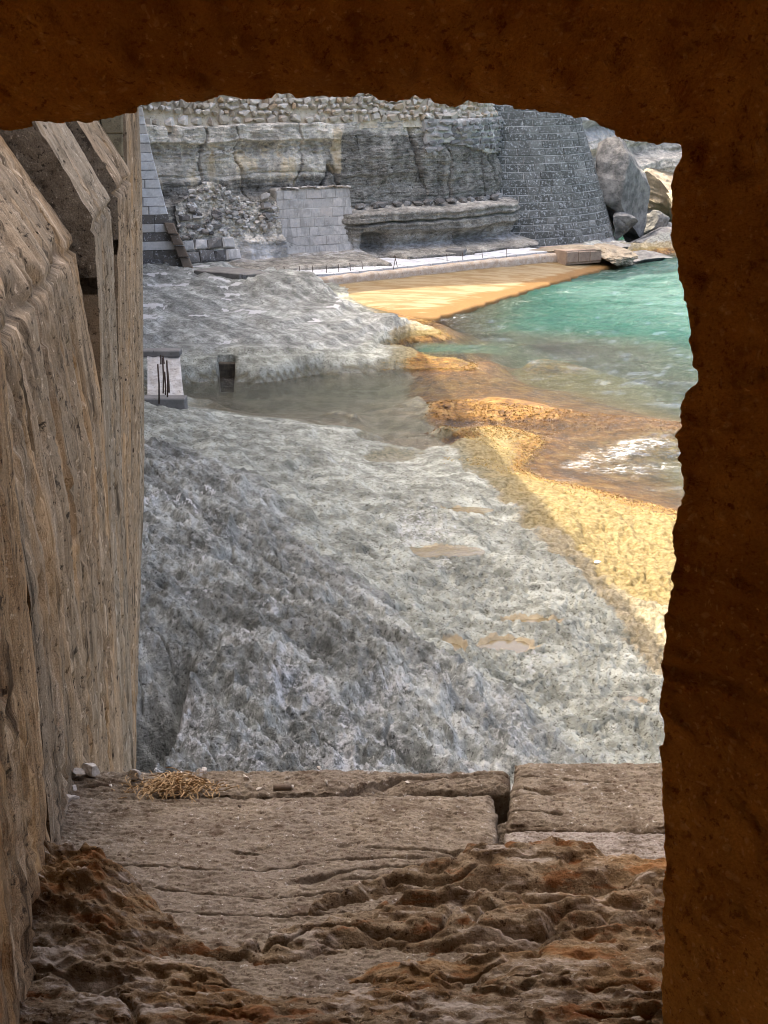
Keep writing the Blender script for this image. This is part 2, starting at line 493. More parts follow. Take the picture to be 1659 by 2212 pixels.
M['dark_rubble'] = mat_masonry("grey_rubble", [(0.15, 0.145, 0.135), (0.24, 0.235, 0.22), (0.32, 0.31, 0.29), (0.19, 0.185, 0.175)], speck=(0.55, 0.54, 0.51), speck_lo=0.58, stain=(0.10, 0.095, 0.09))
M['earth_bed'] = mat_plain('earth_mortar', (0.48, 0.39, 0.27), (0.66, 0.59, 0.46), 3.0, (0.15, 0.12, 0.08), 0.06)
M['ruin'] = mat_masonry("ruin_stone", [(0.66, 0.64, 0.60), (0.56, 0.53, 0.48), (0.15, 0.14, 0.125), (0.72, 0.70, 0.66), (0.48, 0.46, 0.42), (0.20, 0.185, 0.17), (0.60, 0.52, 0.42)], speck=(0.72, 0.71, 0.68), stain=(0.22, 0.20, 0.18))
M['brown_block'] = mat_masonry('brown_block', [(0.13, 0.10, 0.075), (0.19, 0.15, 0.115), (0.16, 0.125, 0.095)], speck=(0.42, 0.40, 0.36), stain=(0.08, 0.065, 0.05))
M['boulder'] = mat_plain("boulder_rock", (0.12, 0.117, 0.108), (0.28, 0.268, 0.245), 2.5, (0.07, 0.07, 0.065), 0.05)
M['boulder_tan'] = mat_plain("tan_boulder", (0.23, 0.19, 0.135), (0.33, 0.28, 0.205), 2.5, (0.16, 0.13, 0.09), 0.05)
M['concrete'] = mat_plain("grey_concrete", (0.44, 0.445, 0.45), (0.60, 0.605, 0.61), 1.5, (0.28, 0.27, 0.25), 0.006)
M['concrete_dark'] = mat_plain("dark_concrete", (0.15, 0.145, 0.135), (0.21, 0.20, 0.185), 3.0, (0.08, 0.075, 0.07), 0.01)
M['hollow'] = mat_plain('wet_dark_stone', (0.045, 0.038, 0.028), (0.09, 0.075, 0.055), 6.0, (0.02, 0.017, 0.013), 0.02)  # near black: paints shade inside the drain hole, also dims bounce from the ground
M['kerb'] = mat_plain("brown_kerb", (0.36, 0.28, 0.20), (0.46, 0.40, 0.33), 4.0, (0.18, 0.13, 0.09), 0.02)
M['pale_concrete'] = mat_plain("pale_concrete", (0.34, 0.32, 0.29), (0.50, 0.475, 0.44), 3.5, (0.15, 0.14, 0.12), 0.04)
M['iron'] = mat_plain("rusty_iron", (0.05, 0.035, 0.028), (0.09, 0.06, 0.045), 20, None, 0.002, 0.8)
M['wood'] = mat_plain("brown_timber", (0.27, 0.20, 0.15), (0.36, 0.28, 0.21), 3.0, (0.14, 0.10, 0.07), 0.01)
M['interior'] = mat_nearstone("interior_stone", [(0.46, 0.225, 0.048), (0.58, 0.31, 0.075), (0.34, 0.16, 0.035), (0.24, 0.105, 0.024), (0.68, 0.42, 0.15)], bumpd=0.006, grain=True)
M['pier'] = mat_nearstone("buttress_stone", [(0.176, 0.127, 0.081), (0.376, 0.284, 0.189), (0.242, 0.19, 0.132), (0.034, 0.024, 0.015), (0.557, 0.45, 0.332)], orange=0.34, bumpd=0.006, sc=1.0, streak=True)
M['pier_warm'] = mat_nearstone("tan_jamb_stone", [(0.237, 0.158, 0.086), (0.44, 0.304, 0.173), (0.332, 0.211, 0.109), (0.06, 0.038, 0.022), (0.57, 0.433, 0.287)], orange=0.7, bumpd=0.006, sc=1.0, streak=True)
M['pier_gray'] = mat_nearstone("grey_buttress_stone", [(0.172, 0.136, 0.094), (0.333, 0.273, 0.2), (0.233, 0.194, 0.144), (0.037, 0.028, 0.019), (0.466, 0.413, 0.333)], orange=0.2, bumpd=0.006, sc=1.0, streak=True)
M['pier_end'] = mat_nearstone("pitted_stone_end", [(0.127, 0.106, 0.079), (0.23, 0.2, 0.159), (0.161, 0.138, 0.108), (0.027, 0.022, 0.018), (0.459, 0.413, 0.341)], bumpd=0.008, sc=1.0)
M['sill'] = mat_nearstone("sill_stone", [(0.144, 0.114, 0.082), (0.256, 0.214, 0.163), (0.195, 0.163, 0.13), (0.08, 0.053, 0.036), (0.483, 0.458, 0.423)], bumpd=0.004)
M['sill_pale'] = mat_nearstone("pale_sill_stone", [(0.224, 0.19, 0.158), (0.337, 0.3, 0.264), (0.281, 0.25, 0.226), (0.113, 0.08, 0.058), (0.524, 0.51, 0.495)], bumpd=0.004)
M['sill_rough'] = mat_nearstone("rough_sill_rock", [(0.111, 0.074, 0.041), (0.213, 0.163, 0.108), (0.17, 0.095, 0.035), (0.034, 0.016, 0.006), (0.357, 0.317, 0.257)], orange=0.25, bumpd=0.005, pale=True)  # colour lowered to paint the light's fall-off towards the room
M['pebble'] = mat_plain("pebble_stone", (0.42, 0.38, 0.33), (0.55, 0.51, 0.46), 60, (0.26, 0.22, 0.18), 0.001)
M['dry'] = mat_plain("dry_plant", (0.30, 0.19, 0.09), (0.42, 0.30, 0.17), 80, None, 0.0005)
M['twig'] = mat_plain("dark_twig", (0.10, 0.075, 0.055), (0.16, 0.12, 0.09), 80, None, 0.001)
M['leaf'] = mat_plain("green_leaf", (0.035, 0.075, 0.022), (0.07, 0.13, 0.04), 20, None, 0.002, 0.6)
M['weed'] = mat_plain("orange_seaweed", (0.13, 0.060, 0.010), (0.31, 0.175, 0.034), 2.2, None, 0.003, 0.5, 0.4)
M['weed_yellow'] = mat_plain("yellow_seaweed", (0.22, 0.145, 0.035), (0.36, 0.275, 0.11), 2.5, None, 0.003, 0.6, 0.3)
M['white'] = mat_plain("white_plastic", (0.72, 0.73, 0.74), (0.78, 0.79, 0.80), 10, None, 0.001, 0.5)

# ------------------------------------------------------------------ shore terrain
CTRL = [  # (u, v, z): heights read along the shore
    # near mound, lower left
    (330, 1640, 2.15), (600, 1660, 2.15), (900, 1660, 1.9), (1150, 1650, 1.55), (1300, 1640, 1.2), (1440, 1640, 1.2),
    (330, 1420, 2.05), (600, 1420, 2.1), (850, 1480, 2.0), (960, 1440, 1.7), (1050, 1460, 1.25), (1100, 1540, 1.5), (1200, 1540, 1.15),
    (330, 1250, 1.9), (500, 1300, 2.05), (700, 1330, 1.7), (850, 1380, 1.45), (950, 1360, 1.15),
    (330, 1000, 1.55), (330, 900, 1.0), (420, 920, 1.0), (450, 1100, 1.75), (600, 1050, 1.25), (600, 1200, 1.65), (800, 1200, 1.1),
    (760, 1100, 0.95), (900, 1050, 0.6), (1000, 1050, 0.5), (1000, 1200, 0.85), (1100, 1350, 1.0), (1300, 1350, 0.9), (1200, 1450, 1.05), (1400, 1550, 1.15),
    (700, 980, 0.75), (560, 960, 0.95), (700, 930, 0.35), (780, 960, 0.25), (800, 1020, 0.6),
    # cove, near edge
    (400, 872, 0.08), (480, 888, 0.04), (560, 900, 0.02), (640, 906, 0.02), (760, 928, 0.10), (420, 885, .35), (520, 905, .35), (620, 920, .3),
    # cove floor
    (450, 850, -0.40), (550, 850, -0.45), (430, 862, -.40), (520, 874, -.40), (600, 884, -.35), (700, 872, -.45), (800, 862, -.35), (420, 845, -.4), (650, 862, -.42), (700, 900, -.14), (860, 866, -.35), (880, 882, -.22), (930, 882, -.15), (1000, 902, -.12), (400, 836, -.35), (500, 833, -.6), (600, 836, -.65), (700, 818, -.5), (800, 812, -.45), (700, 845, -0.7), (850, 835, -0.8), (900, 812, -0.8), (1000, 830, -1.0), (650, 885, -0.35), (1100, 805, -1.2), (1080, 835, -0.9), (600, 840, -.7),
    # islets
    (770, 888, 0.10), (720, 885, 0.05), (850, 878, -0.06), (900, 895, -0.12), (850, 905, -0.12), (950, 890, -0.05), (830, 938, 0.06), (740, 910, -0.1),
    # pool
    (830, 965, -0.26), (900, 965, -0.32), (970, 970, -0.24), (780, 915, -.16), (870, 945, -.15), (800, 990, 0.18), (900, 995, 0.18), (1000, 990, 0.2), (900, 930, 0.05), (790, 955, 0.15), (950, 935, 0.16),
    # reef
    (900, 856, 0.06), (900, 868, .07), (930, 880, 0.09), (960, 866, 0.13), (1050, 862, 0.12), (1100, 872, 0.11), (1000, 884, 0.11), (1060, 892, 0.10), (1150, 888, .08), (1120, 900, .04), (980, 898, .05), (1200, 893, 0.02), (1300, 908, -0.03), (1400, 924, -0.06), (1470, 936, -0.09), (1300, 888, -0.30), (1400, 902, -0.36), (1480, 915, -0.4), (1200, 876, -0.2), (1480, 880, -1.0), (1100, 858, -0.1),
    (1150, 930, -0.08), (1250, 945, -0.13), (1350, 960, -0.18), (1450, 985, -0.40), (1300, 1020, -0.24), (1200, 1000, -0.10), (1470, 1075, -0.35), (1100, 916, -0.05), (1000, 910, -0.05),
    (1200, 862, -0.25), (1350, 870, -0.7), (1000, 846, -0.2), (1250, 845, -0.55), (1150, 840, -0.7),
    # sunlit algae bank
    (970, 920, 0.20), (1050, 930, 0.14), (1100, 960, 0.08), (1110, 1000, 0.06), (1050, 970, 0.26), (1180, 1040, 0.06), (1000, 955, 0.24), (1100, 1030, 0.25),
    (1200, 1062, 0.20), (1300, 1078, 0.12), (1400, 1096, 0.06), (1480, 1120, 0.03), (1480, 1200, 0.40), (1480, 1300, 0.70), (1300, 1200, 0.62), (1200, 1200, 0.66), (1440, 1420, 0.9), (1350, 1120, 0.32),
    # open water
    (1300, 700, -3.0), (1450, 600, -3.5), (1200, 770, -2.0), (1450, 850, -2.6), (1480, 700, -4), (1100, 710, -1.6), (1020, 720, -0.7), (1300, 620, -2.5), (1200, 660, -2.2), (1450, 780, -3.5),
    # far bank, cove edge
    (395, 828, 0.05), (480, 820, 0.02), (560, 826, 0.02), (700, 806, 0.0), (840, 800, 0.0), (930, 793, 0.05),
    (400, 774, 0.62), (350, 774, 0.75), (440, 768, 0.66), (350, 740, .85), (500, 770, 0.58), (600, 772, 0.48), (700, 772, 0.38), (800, 780, 0.22), (850, 788, 0.10),
    (400, 740, 0.62), (500, 725, 0.72), (600, 735, 0.60), (700, 725, 0.50), (760, 745, 0.30), (830, 770, 0.12),
    (350, 660, 0.90), (450, 645, 0.90), (550, 655, 0.78), (640, 655, 0.72), (700, 672, 0.55), (740, 690, 0.30), (790, 690, 0.2),
    (590, 622, 0.98), (640, 612, 1.0), (690, 625, 0.82), (730, 650, 0.36), (780, 662, 0.22), (830, 672, 0.14),
    # ochre shallows
    (850, 700, 0.04), (900, 690, 0.04), (900, 715, -0.02), (870, 740, 0.05), (930, 770, 0.13), (980, 775, 0.11), (1010, 785, -0.03), (1060, 780, -0.06), (1150, 782, -0.3), (960, 708, -0.10), (850, 762, 0.06), (940, 745, -0.08),
    # under and beyond the platform
    (1000, 690, -0.5), (1200, 615, -0.8), (1050, 640, -0.35), (900, 640, -0.1), (850, 610, 0.0), (1100, 590, -.1), (1200, 580, -.1), (1310, 562, -.15),
    (1340, 540, 0.35), (1390, 530, 0.3), (1250, 530, 0.6), (1320, 520, 0.5), (1400, 518, 0.35), (1425, 540, 0.12), (1460, 524, 0.05), (1400, 556, -0.1), (1440, 556, -.9), (1400, 580, -1.6), (1470, 540, -1.0),
    (330, 590, 1.05), (400, 598, 1.0), (500, 603, 0.95), (600, 590, 0.7), (700, 585, 0.5),
]
WC = [  # heights outside the picture, in metres
    (10, 20, -2.5), (9, 13, -0.8), (7, 9, 0.6), (6, 4, 1.3), (0, 4, 2.6), (-4, 5, 2.6), (-4, 9, 2.5), (-8, 15, 2.5), (-8, 25, 2), (-10, 35, 1.8), (-12, 44, 1.6),
    (22, 40, -5), (25, 60, -5), (16, 28, -4), (20, 10, -4), (13, 5, -1.5), (0, 66, .5), (-10, 60, .5), (14, 62, .3), (12, 68, .4), (25, 75, -4), (16, 72, .2), (20, 66, -2.5),
]
cp = np.array([[*PZ(u, v, z)[:2], z] for u, v, z in CTRL] + [list(q) for q in WC])
CS = 20.0


def _tps_fit(p):
    x = p[:, :2] / CS
    d2 = ((x[:, None] - x[None]) ** 2).sum(-1)
    K = 0.5 * d2 * np.log(d2 + 1e-12)
    n = len(p)
    A = np.zeros((n + 3, n + 3))
    A[:n, :n] = K + np.eye(n) * 2e-5
    A[:n, n] = 1; A[:n, n + 1:] = x
    A[n, :n] = 1; A[n + 1:, :n] = x.T
    return np.linalg.solve(A, np.concatenate([p[:, 2], [0, 0, 0]]))


_tw = _tps_fit(cp)


_fs = np.array([PZ(u, v, 0)[:2] for u, v in ((200, 838), (395, 830), (480, 822), (560, 827), (630, 818), (700, 808), (780, 805), (850, 801), (930, 794), (1000, 790))])
FARX, FARY = _fs[:, 0], _fs[:, 1]


def ground0(x, y):
    x = np.asarray(x, dtype=np.float64) / CS; y = np.asarray(y, dtype=np.float64) / CS
    sh = x.shape
    x = x.ravel(); y = y.ravel()
    out = _tw[-3] + _tw[-2] * x + _tw[-1] * y
    c = cp[:, :2] / CS
    for k in range(0, len(x), 60000):
        sl_ = slice(k, k + 60000)
        d2 = ((x[sl_, None] - c[None, :, 0]) ** 2 + (y[sl_, None] - c[None, :, 1]) ** 2).astype(np.float32)
        out[sl_] += (0.5 * d2 * np.log(d2 + 1e-12)) @ _tw[:-3].astype(np.float32)
    out = out.reshape(sh)
    # far bank of the cove: a low scarp at the water, then a gently rising shelf
    X = x.reshape(sh) * CS; Y = y.reshape(sh) * CS
    ys = np.interp(X, FARX, FARY) + 0.25 * noise3(X * 0.9, 0 * X, 0 * X, 88) + 0.10 * noise3(X * 2.7, 0 * X, 0 * X, 89)
    d = Y - ys
    pr = np.interp(d, [-3, -1.0, -0.2, 0, 0.25, 1.2, 4, 8, 12], [-0.5, -0.45, -0.30, -0.05, 0.34, 0.52, 0.72, 0.92, 1.0])
    tap = 1 - 0.55 * sstep(-1.8, 0.9, X)
    pr = np.where(pr > 0, pr * tap, pr)
    hb = PZ(620, 612, 1.0)
    pr = pr + 0.36 * np.exp(-(((X - hb[0] - .15) / 1.35) ** 2 + ((Y - hb[1]) / 1.3) ** 2) ** 2)
    xb = np.interp(Y, [33, 35, 39, 42, 46], [0.9, 0.7, 0.0, -1.3, -2.3])
    k = (1 - sstep(xb - 0.8, xb + 0.3, X)) * sstep(-2.5, -1.0, d) * (1 - sstep(43, 47, Y))
    out = out + (pr - out) * k
    return np.clip(out, -5, 2.9)


POOLS = [(955, 1185, 62, 11), (1105, 1390, 55, 16), (985, 1395, 26, 18), (1150, 1340, 60, 10), (1375, 1515, 26, 14), (620, 1000, 0, 0), (1000, 1096, 45, 5)]
POOLW = []
for u, v, a, b in POOLS:
    if a == 0: continue
    z = float(ground0(*[np.array([q]) for q in PZ(u, v, 0.9)[:2]])[0])
    z = float(ground0(*[np.array([q]) for q in PZ(u, v, z)[:2]])[0])
    c = PZ(u, v, z)
    rx = abs(PZ(u + a, v, z)[0] - c[0]); ry = abs(PZ(u, v - b, z)[1] - c[1])
    POOLW.append((c[0], c[1], z, rx, ry))


DRAIN = PZ(487, 822, 0.02)
_b = PZ(897, 960, 0)
HUMP = PZ(620, 612, 1.0)
BIGP = (_b[0], _b[1], PZ(1005, 960, 0)[0] - _b[0], PZ(897, 938, 0)[1] - _b[1])


def ground(x, y, full=True):
    """shore height with its relief and the cover masks"""
    z0 = ground0(x, y)
    s = x * 0.994 + y * 0.1086                      # distance from the line of the fort wall
    # rugged where it is high, gentle near the water
    gm = sstep(1.05, 1.55, z0 + 0.30 * fbm(x * 0.9, y * 0.5, 0 * x, 4, 5))
    far = sstep(30, 36, y)
    gm = np.maximum(gm, far * sstep(0.42, 0.85, z0 + 0.45 * fbm(x * 0.6, y * 0.25, 0 * x, 4, 9)))
    hq = ((x - HUMP[0] - .15) / 1.45) ** 2 + ((y - HUMP[1]) / 1.6) ** 2
    gm = np.maximum(gm, 1 - sstep(0.7, 1.1, hq))
    land = sstep(-0.05, 0.45, z0)
    n_big = fbm(x * 0.7, y * 0.45, 0 * x, 4, 21)
    z = z0 + n_big * (0.05 + 0.22 * land * (1 - 0.6 * far))
    # stratified ledges
    sk = 5.0 + 3.0 * far
    ph = (z * sk + 0.5 * fbm(x * 0.8 + y * 0.2, y * 0.3, 0 * x, 3, 33))
    st = (np.floor(ph) + sstep(0.55, 0.95, ph - np.floor(ph)) - 0.5 * fbm(x * 0.8 + y * 0.2, y * 0.3, 0 * x, 3, 33)) / sk
    z = z + (st - z) * (0.55 + 0.35 * far + 0.25 * gm * (1 - far)) * land * sstep(0.10, 0.4, z0)
    # craggy karst on the grey rock: beds dip to the right, so stretch along that
    xr = x * 0.50 - y * 0.866; yr = x * 0.866 + y * 0.50       # along the ribs, across them
    r1 = fbm(xr * 0.55, yr * 2.4, 0 * x, 5, 41, 0.55, ridged=True)
    r4 = fbm(xr * 13.0, yr * 32.0, 0 * x, 3, 57, 0.65, ridged=True)
    r2 = fbm(x * 5.0, y * 4.0, 0 * x, 4, 47, 0.6, ridged=True)
    r3 = fbm(x * 17.0, y * 14.0, 0 * x, 3, 53, 0.6)
    f1 = sstep(60, 30, y); f2 = sstep(38, 14, y); f3 = sstep(26, 10, y)
    z = z + gm * (0.13 * (r1 - 0.2) * (1 - 0.55 * far) + 0.055 * (r2 - 0.2) * (0.15 + 0.85 * f2) + 0.035 * r3 * f3 + 0.009 * (r4 - 0.2) * f3)
    crk = noise3(xr * 0.6 + 0.5 * noise3(x * 1.5, y * 1.5, 0 * x, 58), yr * 2.0, 0 * x, 59)
    z = z - gm * f2 * 0.10 * np.exp(-(crk / 0.025) ** 2) * (noise3(x * 0.9, y * 0.9, 0 * x, 60) > -0.1)
    z = z + 0.14 * gm * sstep(16, 12, y)
    z = z - gm * f2 * (0.07 * (1 - sstep(0.08, 0.30, worley(xr * 2.2, yr * 4.5, seed=15))) + 0.025 * (1 - sstep(0.12, 0.36, worley(xr * 6.0, yr * 9.0, seed=16))) * f3)
    # pitted pale limestone
    wx = x + 0.04 * noise3(x * 6, y * 6, 0 * x, 3); wy = y + 0.04 * noise3(x * 6, y * 6, 0 * x + 7.7, 3)
    p1 = worley(wx * 6.5, wy * 5.5, seed=5); p2 = worley(wx * 14, wy * 12, seed=8)
    pit = -0.060 * (1 - sstep(0.10, 0.42, p1)) * (0.2 + 0.8 * f2) - 0.040 * (1 - sstep(0.10, 0.5, p2)) * f3
    lm = (1 - gm) * (0.25 + 0.75 * sstep(0.02, 0.3, z0))
    z = z + lm * (pit + 0.042 * fbm(x * 3.5, y * 3.0, 0 * x, 4, 61, 0.6) * (0.3 + 0.7 * f2) + 0.026 * r3 * f3 + 0.02)
    c2 = noise3(x * 0.35 + 0.4 * noise3(x * 1.1, y * 1.1, 0 * x, 63), y * 0.95 + 0.25 * x, 0 * x, 64)
    z = z - (1 - gm) * land * f2 * 0.09 * np.exp(-(c2 / 0.018) ** 2) * (noise3(x * 0.7, y * 0.7, 0 * x, 65) > -0.05)
    # rock pools: flat hollows
    pm = np.zeros_like(z)
    for (px, py, pz, rx, ry) in POOLW:
        q = np.sqrt(((x - px) / rx) ** 2 + ((y - py) / ry) ** 2) + 0.9 * fbm(x * 3.1, y * 2.2, 0 * x, 3, 77)
        k = 1 - sstep(0.8, 1.25, q)
        z = z + (pz - 0.055 + 0.3 * (z - z0) * 0.2 - z) * k
        pm = np.maximum(pm, 1 - sstep(0.9, 1.5, q))
    q = np.sqrt(((x - BIGP[0]) / BIGP[2]) ** 2 + ((y - BIGP[1]) / BIGP[3]) ** 2) + 0.5 * noise3(x * 1.3, y * 0.9, 0 * x, 78)
    z = z + (-0.16 - z) * (1 - sstep(0.75, 1.1, q))
    # slot between the rock and the foot of the fort wall
    slot = sstep(11.5, 9.5, y) * (1 - sstep(-2.02 + 0.42, -1.80 + 0.42, x + 0.04 * noise3(y * 3, 0 * x, 0 * x, 4)))
    z = z - 1.5 * slot
    # square hole cut in the far bank of the cove
    z = np.where((np.abs(x - DRAIN[0] + 0.06 * noise3(y * 6, 0 * x, 0 * x, 99)) < 0.19) & (y > DRAIN[1] - 0.9) & (y < DRAIN[1] + 0.75), -0.35, z)
    return z, z0, gm, s, pm, r1, r2, n_big


def build_shore():
    nr, nc = 880, 760
    q = np.linspace(4.6 ** -0.45, 76.0 ** -0.45, nr)
    d = q ** (-1 / 0.45)
    t = np.linspace(-1, 1, nc)
    tx = np.where(np.abs(t) < 0.86, t / 0.86 * 0.30, np.sign(t) * (0.30 + (np.abs(t) - 0.86) / 0.14 * 0.95))
    X = d[:, None] * tx[None, :]; Y = np.repeat(d[:, None], nc, 1)
    z, z0, gm, s, pm, r1, r2, nb = ground(X, Y)
    n1 = fbm(X * 0.8, Y * 0.35, 0 * X, 4, 71); n2 = fbm(X * 2.4, Y * 1.0, 0 * X, 4, 73); n3 = fbm(X * 0.35, Y * 0.2, 0 * X, 3, 75)
    zz = z + 0.0
    far = sstep(30, 37, Y)
    # yellow algae band above the water, its reach and gold cut along the fort shadow
    lineX = X + 0.1093 * Y - 4.36 + 0.5 * n2 + 0.2 * n1          # offset from the fort's shadow edge, painted as a colour change
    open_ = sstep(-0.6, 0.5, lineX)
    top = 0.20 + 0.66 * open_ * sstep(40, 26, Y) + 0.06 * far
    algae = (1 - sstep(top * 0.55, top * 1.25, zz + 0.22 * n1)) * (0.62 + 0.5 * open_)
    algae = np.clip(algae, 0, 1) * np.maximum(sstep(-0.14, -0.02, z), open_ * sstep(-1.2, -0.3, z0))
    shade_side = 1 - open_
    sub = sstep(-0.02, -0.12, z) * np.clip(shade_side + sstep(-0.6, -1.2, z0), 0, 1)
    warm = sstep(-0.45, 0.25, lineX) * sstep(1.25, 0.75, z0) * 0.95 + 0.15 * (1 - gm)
    rf = sstep(29.0, 30.0, Y) * sstep(38, 36, Y) * 0.12
    orange = (1 - sstep(0.03 + rf, 0.13 + rf, zz + 0.05 * n2)) * sstep(-0.75, -0.15, zz) * (0.15 + 0.95 * open_)
    ochre = sstep(36, 39, Y) * sstep(-1.5, 0.3, X - 0.0 * Y) * (1 - sstep(0.08, 0.25, zz))
    orange = np.maximum(orange, ochre * 0.75)
    # reef crest
    salt = gm * (0.10 + 0.26 * sstep(-0.1, 0.35, n2 + 0.5 * n1) + 0.18 * sstep(12.5, 9.5, Y) + 0.20 * sstep(20, 26, Y) * sstep(0.10, .30, fbm(X * 2.6, Y * 0.8, 0 * X, 4, 79))) * sstep(-0.5, 0.4, r1 + 0.3)
    white = (1 - gm) * sstep(0.25, 0.9, z0) * sstep(0.0, 0.30, n1 + 0.25 * n2 - 0.02) * (1 - sstep(1.2, 2.8, X)) * 0.42
    near_w = sstep(13, 9.5, Y) * (1 - gm) * 0.15
    salt = np.clip(np.maximum(salt, np.maximum(white * (1 - 0.85 * far), near_w)), 0, 1) * (1 - pm)
    gray = np.maximum(gm * (1 - 0.35 * sstep(0.1, 0.5, n1)), far * sstep(0.22, 0.5, z0) * (0.75 + 0.5 * n1))
    tan = pm
    sl_ = np.abs(np.gradient(z, axis=0) / np.gradient(Y, axis=0))
    flat = 1 - sstep(0.10, 0.22, sl_)
    crust = sstep(0.20, 0.27, fbm(X * 1.1, Y * 1.1, 0 * X, 4, 79) + 0.15 * n1) * flat * gm * (sstep(20, 24, Y) + 0.8 * sstep(-0.6, -1.6, X - 0.0 * Y) * sstep(12, 14, Y))
    hq = ((X - HUMP[0] - .15) / 1.45) ** 2 + ((Y - HUMP[1]) / 1.6) ** 2
    salt = np.maximum(salt * (1 - 0.6 * far), 1.1 * np.clip(crust, 0, 1)) * sstep(0.7, 1.2, hq)
    wet = np.clip((1 - sstep(0.02, 0.20, zz)) + pm * 0.5, 0, 1)
    V = np.stack([X, Y, z], -1)
    me = mesh_from("rock_shore", V, grid_faces(nr, nc), M['shore'], True,
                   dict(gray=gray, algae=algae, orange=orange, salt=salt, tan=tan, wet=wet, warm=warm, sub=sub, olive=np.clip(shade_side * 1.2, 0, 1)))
    o = link("rock_shore", me)
    tag(o, "pitted grey and cream limestone shore sloping into the sea, yellow algae at its edge", kind='structure')
    return X, Y, z


SX, SY, SZ = build_shore()

# ------------------------------------------------------------------ sea
def build_sea():
    nr, nc = 560, 520
    d = np.concatenate([np.geomspace(12, 90, nr - 60), np.geomspace(93, 3500, 60)])
    t = np.linspace(-1, 1, nc)
    tx = np.where(np.abs(t) < 0.8, t / 0.8 * 0.28, np.sign(t) * (0.28 + (np.abs(t) - 0.8) / 0.2 * 1.2))
    X = d[:, None] * tx[None, :]; Y = np.repeat(d[:, None], nc, 1)
    g = ground0(np.clip(X, -20, 30), np.clip(Y, 0, 80))
    g = np.where((Y > 78) | (X > 28), -5, g)
    nb = fbm(X * 0.7, Y * 0.45, 0 * X, 4, 21)
    dep = np.maximum(-(g + 0.05 * nb), 0)
    calm = sstep(-2.0, 2.5, X - 0.03 * (Y - 25))
    amp = (0.012 + 0.085 * calm) * sstep(0.0, 0.6, dep + 0.1) * sstep(400, 60, Y)
    wv = fbm(X * 0.55 + 0.3 * Y, Y * 0.9, 0 * X, 4, 91, 0.55) * 2 + 0.5 * fbm(X * 2.2, Y * 3.2, 0 * X, 3, 95)
    z = amp * wv
    murk = 1 - np.exp(-(0.75 + 0.5 * sstep(0.5, 1.2, dep)) * np.maximum(dep - 0.05, 0))
    shallow = (1 - sstep(0.7, 1.6, dep)) * (1 - 0.3 * calm)
    # foam where the swell trips over the shelf
    def seg(u0, v0, u1, v1, w0):
        a = PZ(u0, v0, 0)[:2]; b = PZ(u1, v1, 0)[:2]
        ab = b - a
        k = np.clip(((X - a[0]) * ab[0] + (Y - a[1]) * ab[1]) / (ab @ ab), 0, 1)
        dd = np.sqrt((X - a[0] - k * ab[0]) ** 2 + (Y - a[1] - k * ab[1]) ** 2)
        return 1 - sstep(0.0, w0, dd)
    foam = 1.15 * seg(1235, 1008, 1300, 975, 0.55)
    foam = np.maximum(foam, 1.2 * seg(1290, 990, 1420, 950, 0.75))
    foam = np.maximum(foam, 0.95 * seg(1300, 1015, 1440, 1010, 0.8))
    foam = np.maximum(foam, 0.6 * seg(1160, 850, 1215, 880, 0.4))
    foam = np.maximum(foam, 0.55 * seg(1215, 855, 1400, 905, 1.2))
    foam = np.maximum(foam, 0.8 * seg(965, 690, 1000, 682, 0.8))
    foam = np.maximum(foam, 0.6 * seg(1000, 690, 1250, 620, 0.7))
    foam = np.maximum(foam, 0.7 * seg(1260, 592, 1370, 585, 1.6))
    foam = np.maximum(foam, 0.55 * seg(1330, 600, 1420, 590, 2.5))
    foam = np.maximum(foam, 0.85 * seg(1195, 1040, 1240, 1035, 0.25))
    shore = (1 - sstep(0.02, 0.14, dep)) * calm * sstep(0.0, 0.03, dep)
    foam = np.maximum(foam, 0.40 * shore)
    foam = np.maximum(foam, 0.22 * calm * sstep(0.6, 0.1, dep))
    foam = foam + 0.10 * calm * (wv > 0.35)
    me = mesh_from("sea", np.stack([X, Y, z], -1), grid_faces(nr, nc), M['sea'], True,
                   dict(offing=sstep(1.4, 3.0, dep), murk=murk, foam=np.clip(foam * 0.64, 0, 0.66), shallow=shallow))
    tag(link("sea", me), "clear turquoise sea with small ripples, brown over the shallow reef", kind='structure')
    # floor below everything
    n = 60
    xs = np.linspace(-1500, 1500, n); ys = np.linspace(-50, 3600, n)
    X, Y = np.meshgrid(xs, ys)
    me = mesh_from("seabed", np.stack([X, Y, 0 * X - 5.4], -1), grid_faces(n, n), M['boulder'])
    tag(link("seabed", me), "dark sea floor far below the water", kind='structure')


build_sea()

for (px, py, pz, rx, ry) in POOLW:
    n = 40
    a = np.linspace(0, 2 * np.pi, n, endpoint=False)
    V = np.stack([px + 1.5 * rx * np.cos(a), py + 1.5 * ry * np.sin(a), 0 * a + pz - 0.042], -1)
    me = mesh_from("pool_water", V, [tuple(range(n))], M['pool'])
    tag(link("pool_water", me), kind='structure')

# ------------------------------------------------------------------ cliff
PATH = np.array([(-22, 35.3), (-14, 43.0), (-6.9, 48.2), (-1.0, 51.8), (2.6, 54.3), (4.0, 56.0), (4.9, 59.5), (6.5, 64.0)])


def resample(path, n):
    seg = np.sqrt((np.diff(path, axis=0) ** 2).sum(1))
    L = np.concatenate([[0], np.cumsum(seg)])
    t = np.linspace(0, L[-1], n)
    return np.stack([np.interp(t, L, path[:, 0]), np.interp(t, L, path[:, 1])], -1), t


def u_of(x, y, z):
    dx, dy, dz = x, y, z - CZ
    dep = dy * CP - dz * SP
    return 829.5 + FD * dx / dep


def v_of(x, y, z):
    dy, dz = y, z - CZ
    dep = dy * CP - dz * SP
    return 1106 - FD * (dz * CP + dy * SP) / dep


